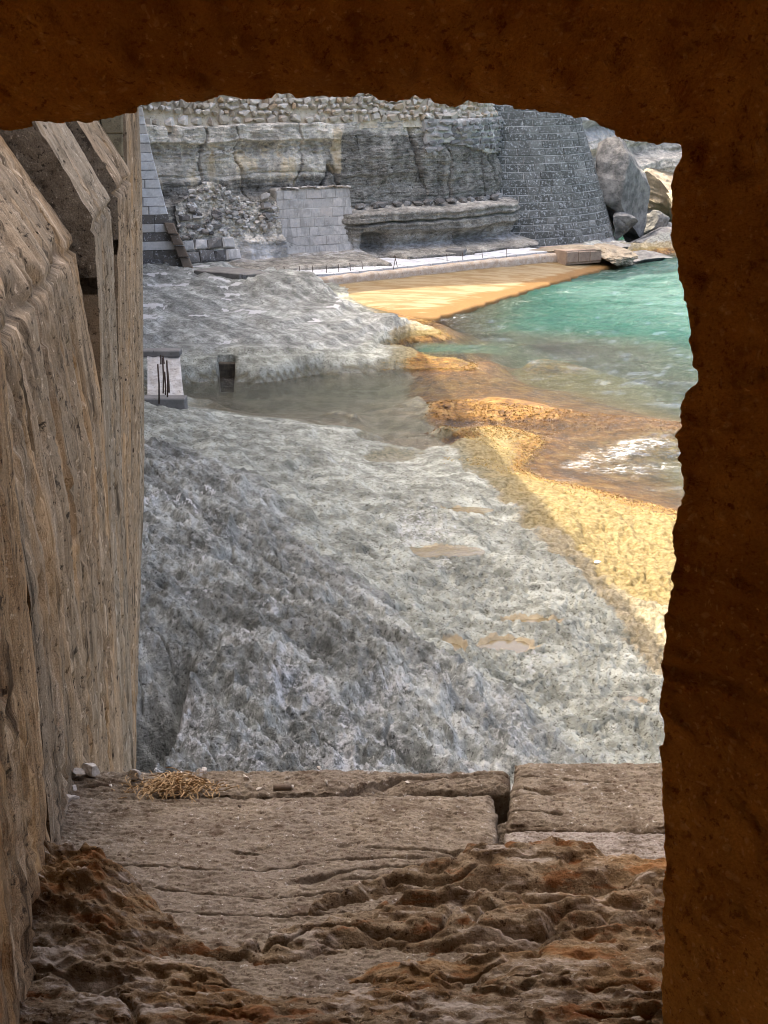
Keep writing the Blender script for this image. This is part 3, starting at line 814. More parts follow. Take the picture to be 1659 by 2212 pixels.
pc, pt = resample(PATH, 1000)
for _ in range(60):
    pc[1:-1] = 0.25 * pc[:-2] + 0.5 * pc[1:-1] + 0.25 * pc[2:]
ptan = np.gradient(pc, axis=0); ptan /= np.linalg.norm(ptan, axis=1)[:, None]
pnor = np.stack([ptan[:, 1], -ptan[:, 0]], -1)       # towards the water
pu = u_of(pc[:, 0], pc[:, 1], 2.0)


def path_at(u):
    i = int(np.argmin(np.abs(pu - u)))
    return i


def cliff_off(L, U, z):
    """how far the rock stands proud of the path, towards the water"""
    wz = z + 0.18 * fbm(L * 0.35, 0 * L, 0 * L, 3, 5) + 0.06 * noise3(L * 1.5, z, 0 * L, 6)
    left = 1 - sstep(700, 760, U)
    # big steps
    rt = 1 - sstep(1060, 1100, U)
    ledge = 0.75 * (1 - sstep(2.10, 2.22, wz)) * (1 - left) * rt + 0.35 * left * (1 - sstep(2.6, 2.8, wz))
    over = 0.22 * sstep(1.35, 1.55, wz) * (1 - sstep(2.12, 2.2, wz)) * (1 - left)
    notch = -0.22 * np.exp(-((wz - 1.78) / 0.035) ** 2) * (1 - left)
    body = -0.10 * (np.minimum(z, 7.0) - 2.2)
    o = ledge + over + notch + body
    # upper block course with a crumbling band under it, on the left
    o = o + left * (0.16 * sstep(4.42, 4.5, wz) * (1 - sstep(4.95, 5.05, wz)))
    crumb = left * np.exp(-((wz - 4.22) / 0.22) ** 4)
    o = o - 0.12 * crumb + crumb * 0.20 * fbm(L * 3.2, z * 5, 0 * L, 4, 13, ridged=True)
    o = o - left * 0.07 * np.exp(-((wz - 3.45) / 0.03) ** 2)
    o = o - 0.75 * sstep(4.98, 5.08, wz) - 0.1 * sstep(6.3, 7.5, z)
    # beds
    b = noise3(0 * L + 3.3, L * 0.10, wz * 3.2, 15) * 0.10 + noise3(0 * L, L * 0.25, wz * 11, 16) * 0.05
    o = o + b * (0.6 + 0.8 * (1 - sstep(2.0, 2.4, z)))
    bl = fbm(L * 0.8, z * 0.9, 0 * L, 4, 18) * 0.35 * sstep(2.1, 2.8, z)
    o = o + bl + 0.08 * fbm(L * 4, z * 6, 0 * L, 4, 22, 0.6) + 0.04 * fbm(L * 9, z * 11, 0 * L, 3, 27, 0.6)
    # vertical cracks
    cr = noise3(L * 0.9 + 0.25 * noise3(L * 0.5, z * 1.4, 0 * L, 35), z * 0.12, 0 * L, 31)
    o = o - 0.40 * np.exp(-(cr / 0.026) ** 2) * sstep(1.9, 2.6, z)

    o = o + (1.25 + 0.9 * (U < 745)) * (1 - sstep(0.70, 0.98, z + 0.10 * fbm(L * 1.2, 0 * L, 0 * L, 4, 41))) * sstep(430, 480, U) * rt
    # hollows at the foot
    def cave(u0, u1, z1, dep):
        return -dep * sstep(u0 - 4, u0 + 5, U) * (1 - sstep(u1 - 14, u1 + 8, U)) * (1 - sstep(z1 - 0.35, z1 + 0.05, z + 0.12 * noise3(L * 2, z * 2, 0 * L, 51)))
    o = o + cave(755, 805, 1.55, 1.0) + cave(952, 1030, 1.35, 0.45) + cave(800, 950, 1.25, 0.25) + cave(1030, 1110, 1.2, 0.2)
    return o


def build_cliff():
    nz = 300
    zs = np.concatenate([np.linspace(0.2, 6.6, 250), np.linspace(6.7, 13.5, nz - 250)])
    Lg = np.repeat(pt[:, None], nz, 1); Zg = np.repeat(zs[None], 1000, 0); Ug = np.repeat(pu[:, None], nz, 1)
    o = cliff_off(Lg, Ug, Zg)
    X = pc[:, 0, None] + pnor[:, 0, None] * o; Y = pc[:, 1, None] + pnor[:, 1, None] * o
    n1 = fbm(Lg * 0.5, Zg * 0.7, 0 * Lg, 4, 61)
    left = 1 - sstep(640, 780, Ug)
    dark = sstep(2.15, 2.35, Zg) * (1 - sstep(4.35, 4.9, Zg + 0.4 * n1)) * (0.92 - 0.84 * left * sstep(3.1, 3.6, Zg) - 0.12 * left)
    dark = np.maximum(dark, 0.62 * (1 - sstep(2.1, 2.4, Zg)))
    dark = np.maximum(dark, 0.35 * (1 - sstep(4.9, 5.1, Zg)))
    tan = 0.35 * left * sstep(2.6, 3.3, Zg) * (1 - sstep(4.3, 4.5, Zg))
    for (u0, wd, z0, z1, k) in ((735, 12, 3.2, 4.9, 1.0), (545, 45, 3.3, 4.3, 0.75), (470, 35, 2.6, 4.2, 0.45), (620, 25, 3.2, 4.2, 0.7), (600, 300, 4.9, 6.5, 0.55)):
        tan = np.maximum(tan, k * np.exp(-((Ug - u0) / wd) ** 2) * sstep(z0, z0 + 0.3, Zg) * (1 - sstep(z1 - 0.2, z1 + 0.1, Zg)))
    salt = 0.62 * (1 - sstep(1.2, 1.6, Zg)) * sstep(0.7, 0.95, Zg) + 0.28 * (Zg > 4.0)
    me = mesh_from("cliff", np.stack([X, Y, Zg], -1), grid_faces(1000, nz), M['cliff'], False, dict(dark=dark, tan=tan, salt=salt))
    tag(link("cliff", me), "layered grey limestone cliff behind the walkway with tan streaks and a ledge", kind='structure')
    # the land on top
    n = len(pc)
    B = pc[::20]; Bn = pnor[::20]
    off = [-1.0, -1.6, -6, -40]
    hs = [13.3, 13.7, 14.2, 15.5]
    V = np.stack([np.concatenate([B + Bn * k, np.full((len(B), 1), h)], 1) for k, h in zip(off, hs)], 1)
    me = mesh_from("cliff_top", V, grid_faces(len(B), 4), M['boulder_tan'])
    tag(link("cliff_top", me), "bare land on top of the cliff", kind='structure')


build_cliff()

# headland beyond the bastion
def build_headland():
    p2 = np.array([(4.0, 64.5), (8.0, 67), (10.5, 69), (12.2, 71), (14.5, 72), (17.5, 74.5), (24, 78)])
    c2, t2 = resample(p2, 360)
    for _ in range(20):
        c2[1:-1] = 0.25 * c2[:-2] + 0.5 * c2[1:-1] + 0.25 * c2[2:]
    tg = np.gradient(c2, axis=0); tg /= np.linalg.norm(tg, axis=1)[:, None]
    nn = np.stack([tg[:, 1], -tg[:, 0]], -1)
    zs = np.linspace(-0.6, 9.0, 200)
    L = np.repeat(t2[:, None], 200, 1); Z = np.repeat(zs[None], 360, 0)
    wz = Z + 0.5 * fbm(L * 0.25, 0 * L, 0 * L, 3, 105) - 0.06 * L
    o = noise3(0 * L + 3.3, L * 0.08, wz * 1.5, 115) * 0.55 + noise3(0 * L, L * 0.2, wz * 5, 116) * 0.18 - 0.12 * Z
    o = o + 0.45 * fbm(L * 0.6, Z * 0.8, 0 * L, 5, 119, 0.55) + 1.2 * (1 - sstep(0.9, 1.4, wz)) + 0.9 * (1 - sstep(2.1, 2.5, wz))
    cr = noise3(L * 0.45 + 0.3 * noise3(L * 0.5, Z * 0.8, 0 * L, 135), Z * 0.12, 0 * L, 131)
    o = o - 0.35 * np.exp(-(cr / 0.03) ** 2)
    X = c2[:, 0, None] + nn[:, 0, None] * o; Y = c2[:, 1, None] + nn[:, 1, None] * o
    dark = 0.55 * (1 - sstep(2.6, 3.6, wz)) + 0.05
    salt = 0.55 * sstep(2.8, 3.8, wz) + .2  # pale upper face stands in for sunlight on it
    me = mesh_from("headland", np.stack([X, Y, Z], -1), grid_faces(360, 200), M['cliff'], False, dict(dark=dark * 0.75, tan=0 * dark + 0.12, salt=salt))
    tag(link("headland", me), "pale layered cliff beyond the round bastion, dark at its foot", kind='structure')


build_headland()

# ------------------------------------------------------------------ stone pieces
def block_mesh(name, q, nrm, mat, dep=0.12, bev=0.012, jit=0.006, proud=0.0):
    """a stone from its four outer corners (ccw seen from outside), chamfered, going dep into the wall"""
    q = np.asarray(q, dtype=np.float64); nrm = np.asarray(nrm, dtype=np.float64)
    c = q.mean(0)
    q = q + rng.uniform(-jit, jit, q.shape)
    e = c - q
    e = e / (np.linalg.norm(e, axis=1)[:, None] + 1e-9)
    rim = q + nrm * (proud - bev)
    inn = q + e * bev * 1.8 + nrm * (proud + rng.uniform(-jit, jit, (4, 1)))
    cen = (inn.mean(0) + nrm * rng.uniform(-0.3, 1.0) * jit * 2)[None]
    bk = q - nrm * dep
    V = np.concatenate([bk, rim, inn, cen])
    F = []
    for i in range(4):
        j = (i + 1) % 4
        F.append((i, j, 4 + j, 4 + i)); F.append((4 + i, 4 + j, 8 + j, 8 + i)); F.append((8 + i, 8 + j, 12))
    return mesh_from(name, V, F, mat)


def stone_mesh(name, mat, seed, n=15, p=3.0):
    """an angular unit stone: hull of points on a superellipsoid"""
    r = np.random.default_rng(seed)
    bm = bmesh.new()
    for _ in range(n):
        d = r.normal(size=3)
        d /= (np.abs(d) ** p).sum() ** (1 / p)
        bm.verts.new(d * r.uniform(0.85, 1.0) * 0.5)
    res = bmesh.ops.convex_hull(bm, input=bm.verts)
    bmesh.ops.delete(bm, geom=[v for v in res['geom_interior'] if isinstance(v, bmesh.types.BMVert)], context='VERTS')
    me = bpy.data.meshes.new(name)
    bm.to_mesh(me); bm.free()
    me.materials.append(mat)
    return me


STONES = {k: [stone_mesh("stone", M[k], 100 + i) for i in range(7)] for k in ('rubble', 'dark_rubble', 'ruin', 'dark_block')}


def put_stone(parent, key, loc, size, rz=0.0, tilt=0.15, name="stone"):
    o = link(name, random.choice(STONES[key]), parent)
    o.location = Vector(loc) - Vector(parent.location)
    o.scale = size
    o.rotation_euler = (random.uniform(-tilt, tilt), random.uniform(-tilt, tilt), rz + random.choice((0, math.pi)) + random.uniform(-tilt, tilt))
    return o


# ---- round bastion
TC = (3.67, 62.0)


def TR(z): return 5.5 - 0.33 * (z - 0.47)


def build_bastion():
    root = empty("round_bastion", (TC[0], TC[1], 0.4), "round sloping bastion of dark grey stone blocks with white joints, right of the cliff", "bastion")
    # mortar core
    nt, nz = 160, 60
    th = np.linspace(-math.pi, math.pi, nt); zs = np.linspace(-0.6, 10.4, nz)
    R = np.array([TR(z) if z < 9 else TR(9) for z in zs]) - 0.002
    V = np.stack([TC[0] + R[None] * np.sin(th)[:, None], TC[1] - R[None] * np.cos(th)[:, None], np.repeat(zs[None], nt, 0)], -1)
    me = mesh_from("mortar_core", V, grid_faces(nt, nz), M['mortar'], True)
    child("mortar_core", me, root)
    V = np.stack([TC[0] + TR(9) * np.sin(th), TC[1] - TR(9) * np.cos(th), 0 * th + 10.4], -1)
    child("roof", mesh_from("roof", V[:-1], [tuple(range(nt - 1))], M['mortar']), root)
    z = 0.42
    k = 0
    spare_v, spare_f = [], []
    slope = np.array([0.33, 1.0]); slope /= np.linalg.norm(slope)
    while z < 9.0:
        h = random.uniform(0.24, 0.285)
        r0 = TR(z + h / 2)
        t = math.radians(-2 + random.uniform(0, 4)) + (0.5 * 0.6 / r0 if k % 2 else 0)
        while t < math.radians(104):
            wd = random.uniform(0.42, 0.72)
            a0, a1 = t + 0.013 / r0, t + wd / r0 - 0.013 / r0
            g = 0.016
            q = []
            for (a, zz) in ((a0, z + g), (a1, z + g), (a1, z + h - g), (a0, z + h - g)):
                r = TR(zz)
                q.append((TC[0] + (r + 0.020) * math.sin(a), TC[1] - (r + 0.020) * math.cos(a), zz))
            am = (a0 + a1) / 2
            nrm = np.array([math.sin(am) * slope[1], -math.cos(am) * slope[1], slope[0]])
            if z < 5.9 and math.degrees(am) < 88:
                me = block_mesh("brick", q, nrm, M['tower'], 0.10, 0.008, 0.006, random.uniform(-0.003, 0.018))
                child("brick", me, root)
            else:
                b = len(spare_v)
                qq = np.array(q)
                spare_v += list(qq - nrm * 0.1) + list(qq)
                for i in range(4):
                    j = (i + 1) % 4
                    spare_f.append((b + i, b + j, b + 4 + j, b + 4 + i))
                spare_f.append((b + 4, b + 5, b + 6, b + 7))
            t += wd / r0
        z += h
        k += 1
    o = child("masonry", mesh_from("masonry", spare_v, spare_f, M['tower']), root)
    o['kind'] = 'stuff'


build_bastion()


# ---- generic coursed wall on a plane between two plan points
def course_wall(root, name, p0, p1, z0, courses, batter, mats, left=lambda f: 0.0, right=lambda f: 1.0, wlo=0.3, whi=0.6, gx=None, gap=0.01, dep=0.15, bev=0.008, proud=0.01, skip=None, jit=0.006):
    gx = gap if gx is None else gx
    p0 = np.array(p0, float); p1 = np.array(p1, float)
    d = p1 - p0; ln = np.linalg.norm(d); d /= ln
    n = np.array([d[1], -d[0]])
    H = sum(courses)
    z = z0
    for k, h in enumerate(courses):
        f0 = (z - z0) / H
        x = left(f0) * ln
        xr = right(f0) * ln
        first = True
        while x < xr - 0.05:
            wd = random.uniform(wlo, whi) * (0.6 if first and k % 2 else 1.0)
            if xr - (x + wd) < wlo * 0.6: wd = xr - x
            first = False
            if skip and skip(x / ln, f0):
                x += wd; continue
            q = []
            for (a, zz, ef) in ((x + gx, z + gap, 0), (x + wd - gx, z + gap, 1), (x + wd - gx, z + h - gap, 1), (x + gx, z + h - gap, 0)):
                # battered ends follow the profile
                if ef == 1 and abs(x + wd - xr) < 1e-6:
                    a = right((zz - z0) / H) * ln
                if ef == 0 and abs(x - left(f0) * ln) < 1e-6:
                    a = left((zz - z0) / H) * ln + gap
                off = -batter * (zz - z0)
                q.append((p0[0] + d[0] * a + n[0] * off, p0[1] + d[1] * a + n[1] * off, zz))
            nr = np.array([n[0], n[1], batter]); nr /= np.linalg.norm(nr)
            mt = mats[int(random.random() * len(mats))] if isinstance(mats, (list, tuple)) else mats(k, x / ln)
            child(name, block_mesh(name, q, nr, mt, dep, bev, jit, random.uniform(-0.3, 1) * proud), root)
            x += wd
        z += h


def backing(root, name, p0, p1, zs, outs, mat, l=None, r=None, thick=0.5):
    """solid mortar body behind a coursed face"""
    p0 = np.array(p0, float); p1 = np.array(p1, float)
    d = p1 - p0; ln = np.linalg.norm(d); d /= ln
    n = np.array([d[1], -d[0]])
    V = []
    l = l or [0.0] * len(zs); r = r or [1.0] * len(zs)
    for z, o, a, b in zip(zs, outs, l, r):
        for (s, oo) in ((a * ln, o), (b * ln, o), (b * ln, o - thick), (a * ln, o - thick)):
            V.append((*(p0 + d * s + n * oo), z))
    F = []
    for i in range(len(zs) - 1):
        for j in range(4):
            k = (j + 1) % 4
            F.append((4 * i + j, 4 * i + k, 4 * i + 4 + k, 4 * i + 4 + j))
    F.append((3, 2, 1, 0)); e = 4 * (len(zs) - 1); F.append((e, e + 1, e + 2, e + 3))
    return child(name, mesh_from(name, V, F, mat), root)


# ---- white battered end wall on the left
def build_battered():
    y = 46.5
    a = PY(300, 578, y); b = PY(394, 578, y); t = PY(300, 190, y)
    z0 = a[2]; H = t[2] - z0
    ln = b[0] - a[0] + 1.0
    p0 = (a[0] - 1.0, y - 0.40); p1 = (b[0], y - 0.40 + 0.24 * ln)
    xt = PY(302, 190, y)[0]
    rt = (xt - p0[0]) / ln
    root = empty("battered_wall", (a[0], y, z0), "white and grey block end of the battered fort wall, narrowing upwards beside the brown buttress", "wall")
    n = 20
    hs = [H / n] * n
    R = lambda f: 1.0 + (rt - 1.0) * (1 - (1 - min(f, 1.0)) ** 1.25)
    darkrows = {0, 1, 3, 5}

    def mt(k, f):
        if k in (0, 1): return M['dark_block']
        if k in (3, 5) and f < 0.93: return M['dark_block']
        return M['white_block']
    course_wall(root, "brick", p0, p1, z0, hs, 0.0, mt, right=R, wlo=0.6, whi=1.1, gap=0.008, dep=0.4, bev=0.014, proud=0.03)
    fs = np.linspace(0, 1, 12)
    backing(root, "mortar_core", p0, p1, [z0 + f * H for f in fs], [-0.03] * 12, M['mortar_dark'], None, [R(f) - 0.07 for f in fs], 3.0)
    # brown quoin strip leaning against it
    q = empty("quoin_wall", (b[0], y - 0.2, z0), "narrow strip of brown quoin stones leaning against the white battered wall", "wall")
    for i in range(4):
        u0, v0 = 407 - i * 11, 580 - i * 25
        c = [PY(u0 - 11, v0, 46.2), PY(u0 + 11, v0, 46.2), PY(u0 + 1, v0 - 24, 46.3), PY(u0 - 20, v0 - 24, 46.3)]
        child("brick", block_mesh("brick", c, (0.1, -0.98, 0.1), M['brown_block'], 0.35, 0.02, 0.012), q)


build_battered()


# ---- ashlar patch on the cliff
def build_patch():
    i0, i1 = path_at(584), path_at(742)
    p0 = pc[i0] + pnor[i0] * 0.62; p1 = pc[i1] + pnor[i1] * 0.72
    ze = float(PY(650, 413, p0[1])[2])
    root = empty("patch_wall", (*((p0 + p1) / 2), 0.6), "pale squared masonry patch with thin white joints set against the foot of the layered cliff", "wall")
    n = 8
    H = ze - 0.55
    R = lambda f: 1.04 - 0.06 * f
    Lf = lambda f: (0.25 if f < 0.33 else 0.0) + 0.0
    course_wall(root, "brick", p0, p1, 0.55, [H / n] * n, 0.10, [M['patch']], left=Lf, right=R, wlo=0.30, whi=0.55, gap=0.015, gx=0.005, dep=0.2, bev=0.005, proud=0.010, jit=0.004)
    zs = [0.3, 0.55, 0.55 + H, 0.55 + H + 0.06]
    backing(root, "mortar_core", p0, p1, zs, [-0.008, -0.008, -0.008 - 0.1 * H, -0.05 - 0.1 * H], M['mortar'], [0, 0, 0, 0.01], [1.03, 1.03, 0.97, 0.96], 0.45)
    # rough capping crumbs
    for k in range(16):
        f = k / 16.5
        p = p0 + (p1 - p0) * (f * 0.95)
        o = put_stone(root, 'ruin', (p[0] + 0.12, p[1] + 0.36, 0.55 + H + 0.05 + random.uniform(-.02, .03)), (random.uniform(.2, .32), .25, random.uniform(.06, .12)), name="coping_stone")


build_patch()


# ---- tumbled ruin on the left, between the white wall and the patch
def build_ruin():
    i0, i1 = path_at(372), path_at(584)
    p0 = pc[i0] + pnor[i0] * 0.62; p1 = pc[i1] + pnor[i1] * 0.58
    root = empty("ruined_wall", (*((p0 + p1) / 2), 0.6), "tumbled ruin of dark and white rubble heaped against the cliff left of the squared masonry patch", "ruin")
    d = (p1 - p0); ln = np.linalg.norm(d); d /= ln
    n = np.array([d[1], -d[0]])
    # rendered body: a lumpy sloping bank
    na, nb = 120, 70
    A = np.linspace(-0.02, 1.02, na)[:, None] * np.ones((1, nb)); Bz = np.linspace(0, 1, nb)[None] * np.ones((na, 1))
    topz = 2.95 - 0.35 * sstep(0.45, 0.7, A) + 0.35 * np.exp(-((A - 0.33) / 0.16) ** 2) - 0.75 * (1 - sstep(0.0, 0.16, A)) * 0.4
    Z = 0.4 + Bz * (topz - 0.4)
    out = 0.30 - 0.55 * Bz ** 1.3 + 0.16 * fbm(A * 9, Z * 3, 0 * A, 4, 205) + 0.10 * fbm(A * 30, Z * 9, 0 * A, 3, 206, ridged=True) * sstep(0.35, 0.5, Bz)
    out = out + 0.25 * sstep(0.55, 0.65, A) * (1 - sstep(0.45, 0.55, Bz))
    V = np.stack([p0[0] + d[0] * A * ln + n[0] * out, p0[1] + d[1] * A * ln + n[1] * out, Z], -1)
    dark = 0.30 + 0 * A; salt = 0.35 + 0.35 * sstep(0.5, 0.6, A) * (1 - sstep(0.4, 0.55, Bz)); tan = 0.25 * sstep(0.4, 0.6, Bz)
    me = mesh_from("rubble_core", V, grid_faces(na, nb), M['cliff'], False, dict(dark=dark, salt=salt, tan=tan))
    child("rubble_core", me, root)
    # squared blocks at the foot
    for (r, zz, h, cnt, f0) in ((0, 0.50, 0.38, 4, 0.02), (1, 0.90, 0.36, 4, 0.00), (2, 1.28, 0.33, 4, -0.02)):
        x = f0 * ln
        for c in range(cnt):
            wd = random.uniform(0.38, 0.55)
            zz2 = zz + h
            q = []
            for (a, z) in ((x + .012, zz), (x + wd - .012, zz), (x + wd - .02, zz2 - .02), (x + .02, zz2 - .02)):
                f = (z - 0.4) / 2.5
                o = 0.44 - 0.5 * f ** 1.2
                q.append((p0[0] + d[0] * a + n[0] * o, p0[1] + d[1] * a + n[1] * o, z))
            mt = M['dark_block'] if random.random() < 0.72 else M['patch']
            child("stone_block", block_mesh("stone_block", q, (n[0] * .95, n[1] * .95, 0.25), mt, 0.3, 0.035, 0.025, random.uniform(0, 0.05)), root)
            x += wd
    # rubble above
    for k in range(150):
        f = random.uniform(0.0, 0.98); g = random.uniform(0.48, 1.02)
        if f > 0.62 and g < 0.62: continue
        ia = min(int((f + 0.02) / 1.04 * na), na - 1); ib = min(int(g * nb), nb - 1)
        p = V[ia, ib]
        big = f < 0.38 and g < 0.85
        s = random.uniform(0.16, 0.34) if big else random.uniform(0.10, 0.24)
        key = 'dark_block' if big and random.random() < 0.5 else 'ruin'
        put_stone(root, key, (p[0] + n[0] * 0.03, p[1] + n[1] * 0.03, p[2]), (s * random.uniform(1, 1.5), s, s * random.uniform(.6, .9)), math.atan2(d[1], d[0]), 0.35)
    # column of rounded stones where ruin meets patch
    for k in range(5):
        p = PY(573 + k * 1.5, 425 + k * 21, p1[1] - 0.2)
        put_stone(root, 'ruin', p, (0.42, 0.35, 0.30), math.atan2(d[1], d[0]), 0.1)


build_ruin()


# ---- rubble wall on top of the cliff
def build_rubble_wall():
    i0, i1 = path_at(300), path_at(1085)
    root = empty("rubble_wall", (*pc[(i0 + i1) // 2], 5.0), "cream and orange rubble stone wall built along the top of the layered cliff", "wall")
    rows = [(4.98, 0.27), (5.22, 0.18), (5.40, 0.20), (5.58, 0.22), (5.78, 0.24), (6.0, 0.24)]
    idx = list(range(i0, i1, 6))
    # mortar body
    Bv = []
    for i in idx:
        for (z, o) in ((4.8, 0.16), (5.3, 0.02), (6.4, -0.18), (6.4, -1.0)):
            p = pc[i] + pnor[i] * (o - 0.42)
            Bv.append((*p, z))
    child("mortar_bed", mesh_from("mortar_bed", Bv, grid_faces(len(idx), 4), M['earth_bed']), root)
    for r, (z, h) in enumerate(rows):
        L = pt[i0] + random.uniform(0, .2)
        while L < pt[i1]:
            wd = random.uniform(0.22, 0.42) * (1.15 if r == 0 else random.choice((0.6, 0.8, 1.0)))
            i = int(np.searchsorted(pt, L))
            u = pu[min(i, 999)]
            o = -0.42 + 0.10 - 0.17 * (z - 4.9) + random.uniform(-.03, .05)
            p = pc[min(i, 999)] + pnor[min(i, 999)] * o
            tz = 0.12 * math.sin(L * 0.5) - 0.004 * (u - 700) * 0.2
            if not (r == 1 and 640 < u < 720 and random.random() < 0.7):
                put_stone(root, 'rubble', (p[0], p[1], z + h / 2 + tz * (r > 0) + random.uniform(-.03, .03)), (wd * random.uniform(0.8, 1.3), 0.34, h * random.uniform(0.7, 1.45)), math.atan2(ptan[min(i, 999), 1], ptan[min(i, 999), 0]), 0.14)
            L += wd


build_rubble_wall()


# ---- mortared facing between cliff and bastion
def build_facing():
    i0, i1 = path_at(905), path_at(1092)
    root = empty("stone_facing", (*pc[(i0 + i1) // 2], 4.3), "irregular grey stones in thick white mortar patching the cliff beside the round bastion", "wall")
    nz = 40
    ii = np.arange(i0, i1, 2)
    zs = np.linspace(3.7, 5.05, nz)
    L = np.repeat(pt[ii][:, None], nz, 1); Z = np.repeat(zs[None], len(ii), 0); U = np.repeat(pu[ii][:, None], nz, 1)
    low = 4.25 + 1.0 * (1 - sstep(912, 930, U)) - 0.5 * sstep(960, 1090, U) + 0.15 * fbm(L * 2, 0 * L, 0 * L, 3, 301) - 0.5 * np.exp(-((U - 940) / 14) ** 2)
    o = cliff_off(L, U, Z)
    o = np.where(Z > low, np.maximum(o, -0.25 + 0 * o) + 0.07, o - 0.3) + 0.02 * noise3(L * 6, Z * 6, 0 * L, 305)
    V = np.stack([pc[ii, 0, None] + pnor[ii, 0, None] * o, pc[ii, 1, None] + pnor[ii, 1, None] * o, Z], -1)
    child("mortar_bed", mesh_from("mortar_bed", V, grid_faces(len(ii), nz), M['mortar']), root)
    for r in range(6):
        z = 3.85 + r * 0.215 + random.uniform(-.03, .03)
        Lc = pt[i0] + random.uniform(0, .2)
        while Lc < pt[i1] - 0.1:
            wd = random.uniform(0.26, 0.62)
            k = int(np.clip((np.searchsorted(pt, Lc + wd / 2) - i0) // 2, 0, len(ii) - 1))
            zi = int(np.clip((z - 3.7) / 1.35 * (nz - 1), 0, nz - 1))
            if z - 0.05 > low[k, zi]:
                p = V[k, zi]; i = ii[k]
                put_stone(root, 'dark_rubble', (p[0] + pnor[i, 0] * 0.0, p[1] + pnor[i, 1] * 0.0, z), (wd * 1.12, 0.26, 0.225 * random.uniform(.85, 1.15)), math.atan2(ptan[i, 1], ptan[i, 0]), 0.1)
            Lc += wd


build_facing()


# ---- dark stones laid along the ledge
def build_ledge_course():
    i0, i1 = path_at(775), path_at(1075)
    root = empty("ledge_stones", (*pc[(i0 + i1) // 2], 2.2), "row of dark rounded stones laid along the cliff ledge left of the bastion", "stone row")
    L = pt[i0]
    while L < pt[i1]:
        wd = random.uniform(0.28, 0.55)
        i = int(np.searchsorted(pt, L))
        U = pu[i]
        o = float(cliff_off(np.array([L]), np.array([U]), np.array([2.45]))[0]) + 0.15
        p = pc[i] + pnor[i] * o
        put_stone(root, random.choice(('dark_block', 'dark_block', 'dark_rubble')), (p[0], p[1], 2.27), (wd * 0.98, 0.38, random.uniform(.22, .3)), math.atan2(ptan[i, 1], ptan[i, 0]), 0.1)
        L += wd * random.choice((1.0, 1.0, 1.15))


build_ledge_course()

# ------------------------------------------------------------------ walkway, kerb, platform
def strip_box(name, top, thick, mat, kind=None, label=None, attrs=None):
    """a slab from a list of (left point, right point) top pairs"""
    V = []
    for (a, b) in top:
        V += [tuple(a), tuple(b), (b[0], b[1], b[2] - thick), (a[0], a[1], a[2] - thick)]
    F = []
    n = len(top)
    for i in range(n - 1):
        for j in range(4):
            k = (j + 1) % 4
            F.append((4 * i + j, 4 * i + k, 4 * i + 4 + k, 4 * i + 4 + j))
    F.append((3, 2, 1, 0)); e = 4 * (n - 1); F.append((e, e + 1, e + 2, e + 3))
    me = mesh_from(name, V, F, mat, False, attrs)
    o = link(name, me)
    bm = bmesh.new(); bm.from_mesh(me); bmesh.ops.recalc_face_normals(bm, faces=bm.faces); bm.to_mesh(me); bm.free()
    return tag(o, label, kind=kind)


# near edge of the walkway and of the platform, read off the picture
WALK = [(380, 596), (560, 594), (690, 594), (800, 583), (900, 573), (1000, 562), (1100, 552), (1200, 541)]
KH = 0.62
walk_pts = [PZ(u, v, KH) for u, v in WALK]
pairs = []
for i, p in enumerate(walk_pts):
    j = int(np.argmin(((pc - p[:2]) ** 2).sum(1)))
    back = pc[j] + pnor[j] * -0.2
    pairs.append((np.array([back[0], back[1], KH + 0.06]), p))
# bays with joints
walk_root = empty("walkway", (0, 51, 0.5), "pale grey concrete walkway in bays along the foot of the cliff", "walkway")
NB = 15
Lp = np.array([0] + list(np.cumsum([np.linalg.norm(walk_pts[i + 1] - walk_pts[i]) for i in range(len(walk_pts) - 1)])))
A_ = np.array([p[0] for p in pairs]); B_ = np.array([p[1] for p in pairs])


def walk_at(f):
    t = f * Lp[-1]
    return np.array([np.interp(t, Lp, A_[:, k]) for k in range(3)]), np.array([np.interp(t, Lp, B_[:, k]) for k in range(3)])


for i in range(NB):
    f0, f1 = i / NB + 0.0012, (i + 1) / NB - 0.0012
    a0, b0 = walk_at(f0); a1, b1 = walk_at(f1)
    dz = random.uniform(-0.006, 0.006)
    V = []
    for q in (a0, b0, b1, a1):
        V.append((q[0], q[1], q[2] + dz))
    V += [(x, y, z - 0.5) for x, y, z in V]
    me = mesh_from("paving_slab", V, [(0, 1, 2, 3), (7, 6, 5, 4), (0, 4, 5, 1), (1, 5, 6, 2), (2, 6, 7, 3), (3, 7, 4, 0)], M['concrete'])
    child("paving_slab", me, walk_root)
# kerb with a worn edge in front of it
n = 160
V = []
for i in range(n):
    a, b = walk_at(i / (n - 1) * 0.985)
    e = b - a; e[2] = 0; e /= np.linalg.norm(e)
    w0 = 0.02 + 0.0 * i; w1 = 0.22 + 0.09 * float(noise3(np.array([i * 0.13]), 0, 0, 401)[0]) + 0.06 * float(noise3(np.array([i * 0.6]), 0, 0, 402)[0])
    zt = KH - 0.05 + 0.04 * float(noise3(np.array([i * 0.21]), 0, 0, 403)[0])
    for (o_, z) in ((w0, zt), (w1, zt - 0.015), (w1 + 0.05, zt - 0.10), (w1 + 0.07, 0.0)):
        V.append((b[0] + e[0] * o_, b[1] + e[1] * o_, z))
child("kerb", mesh_from("kerb", V, grid_faces(n, 4), M['kerb']), walk_root)

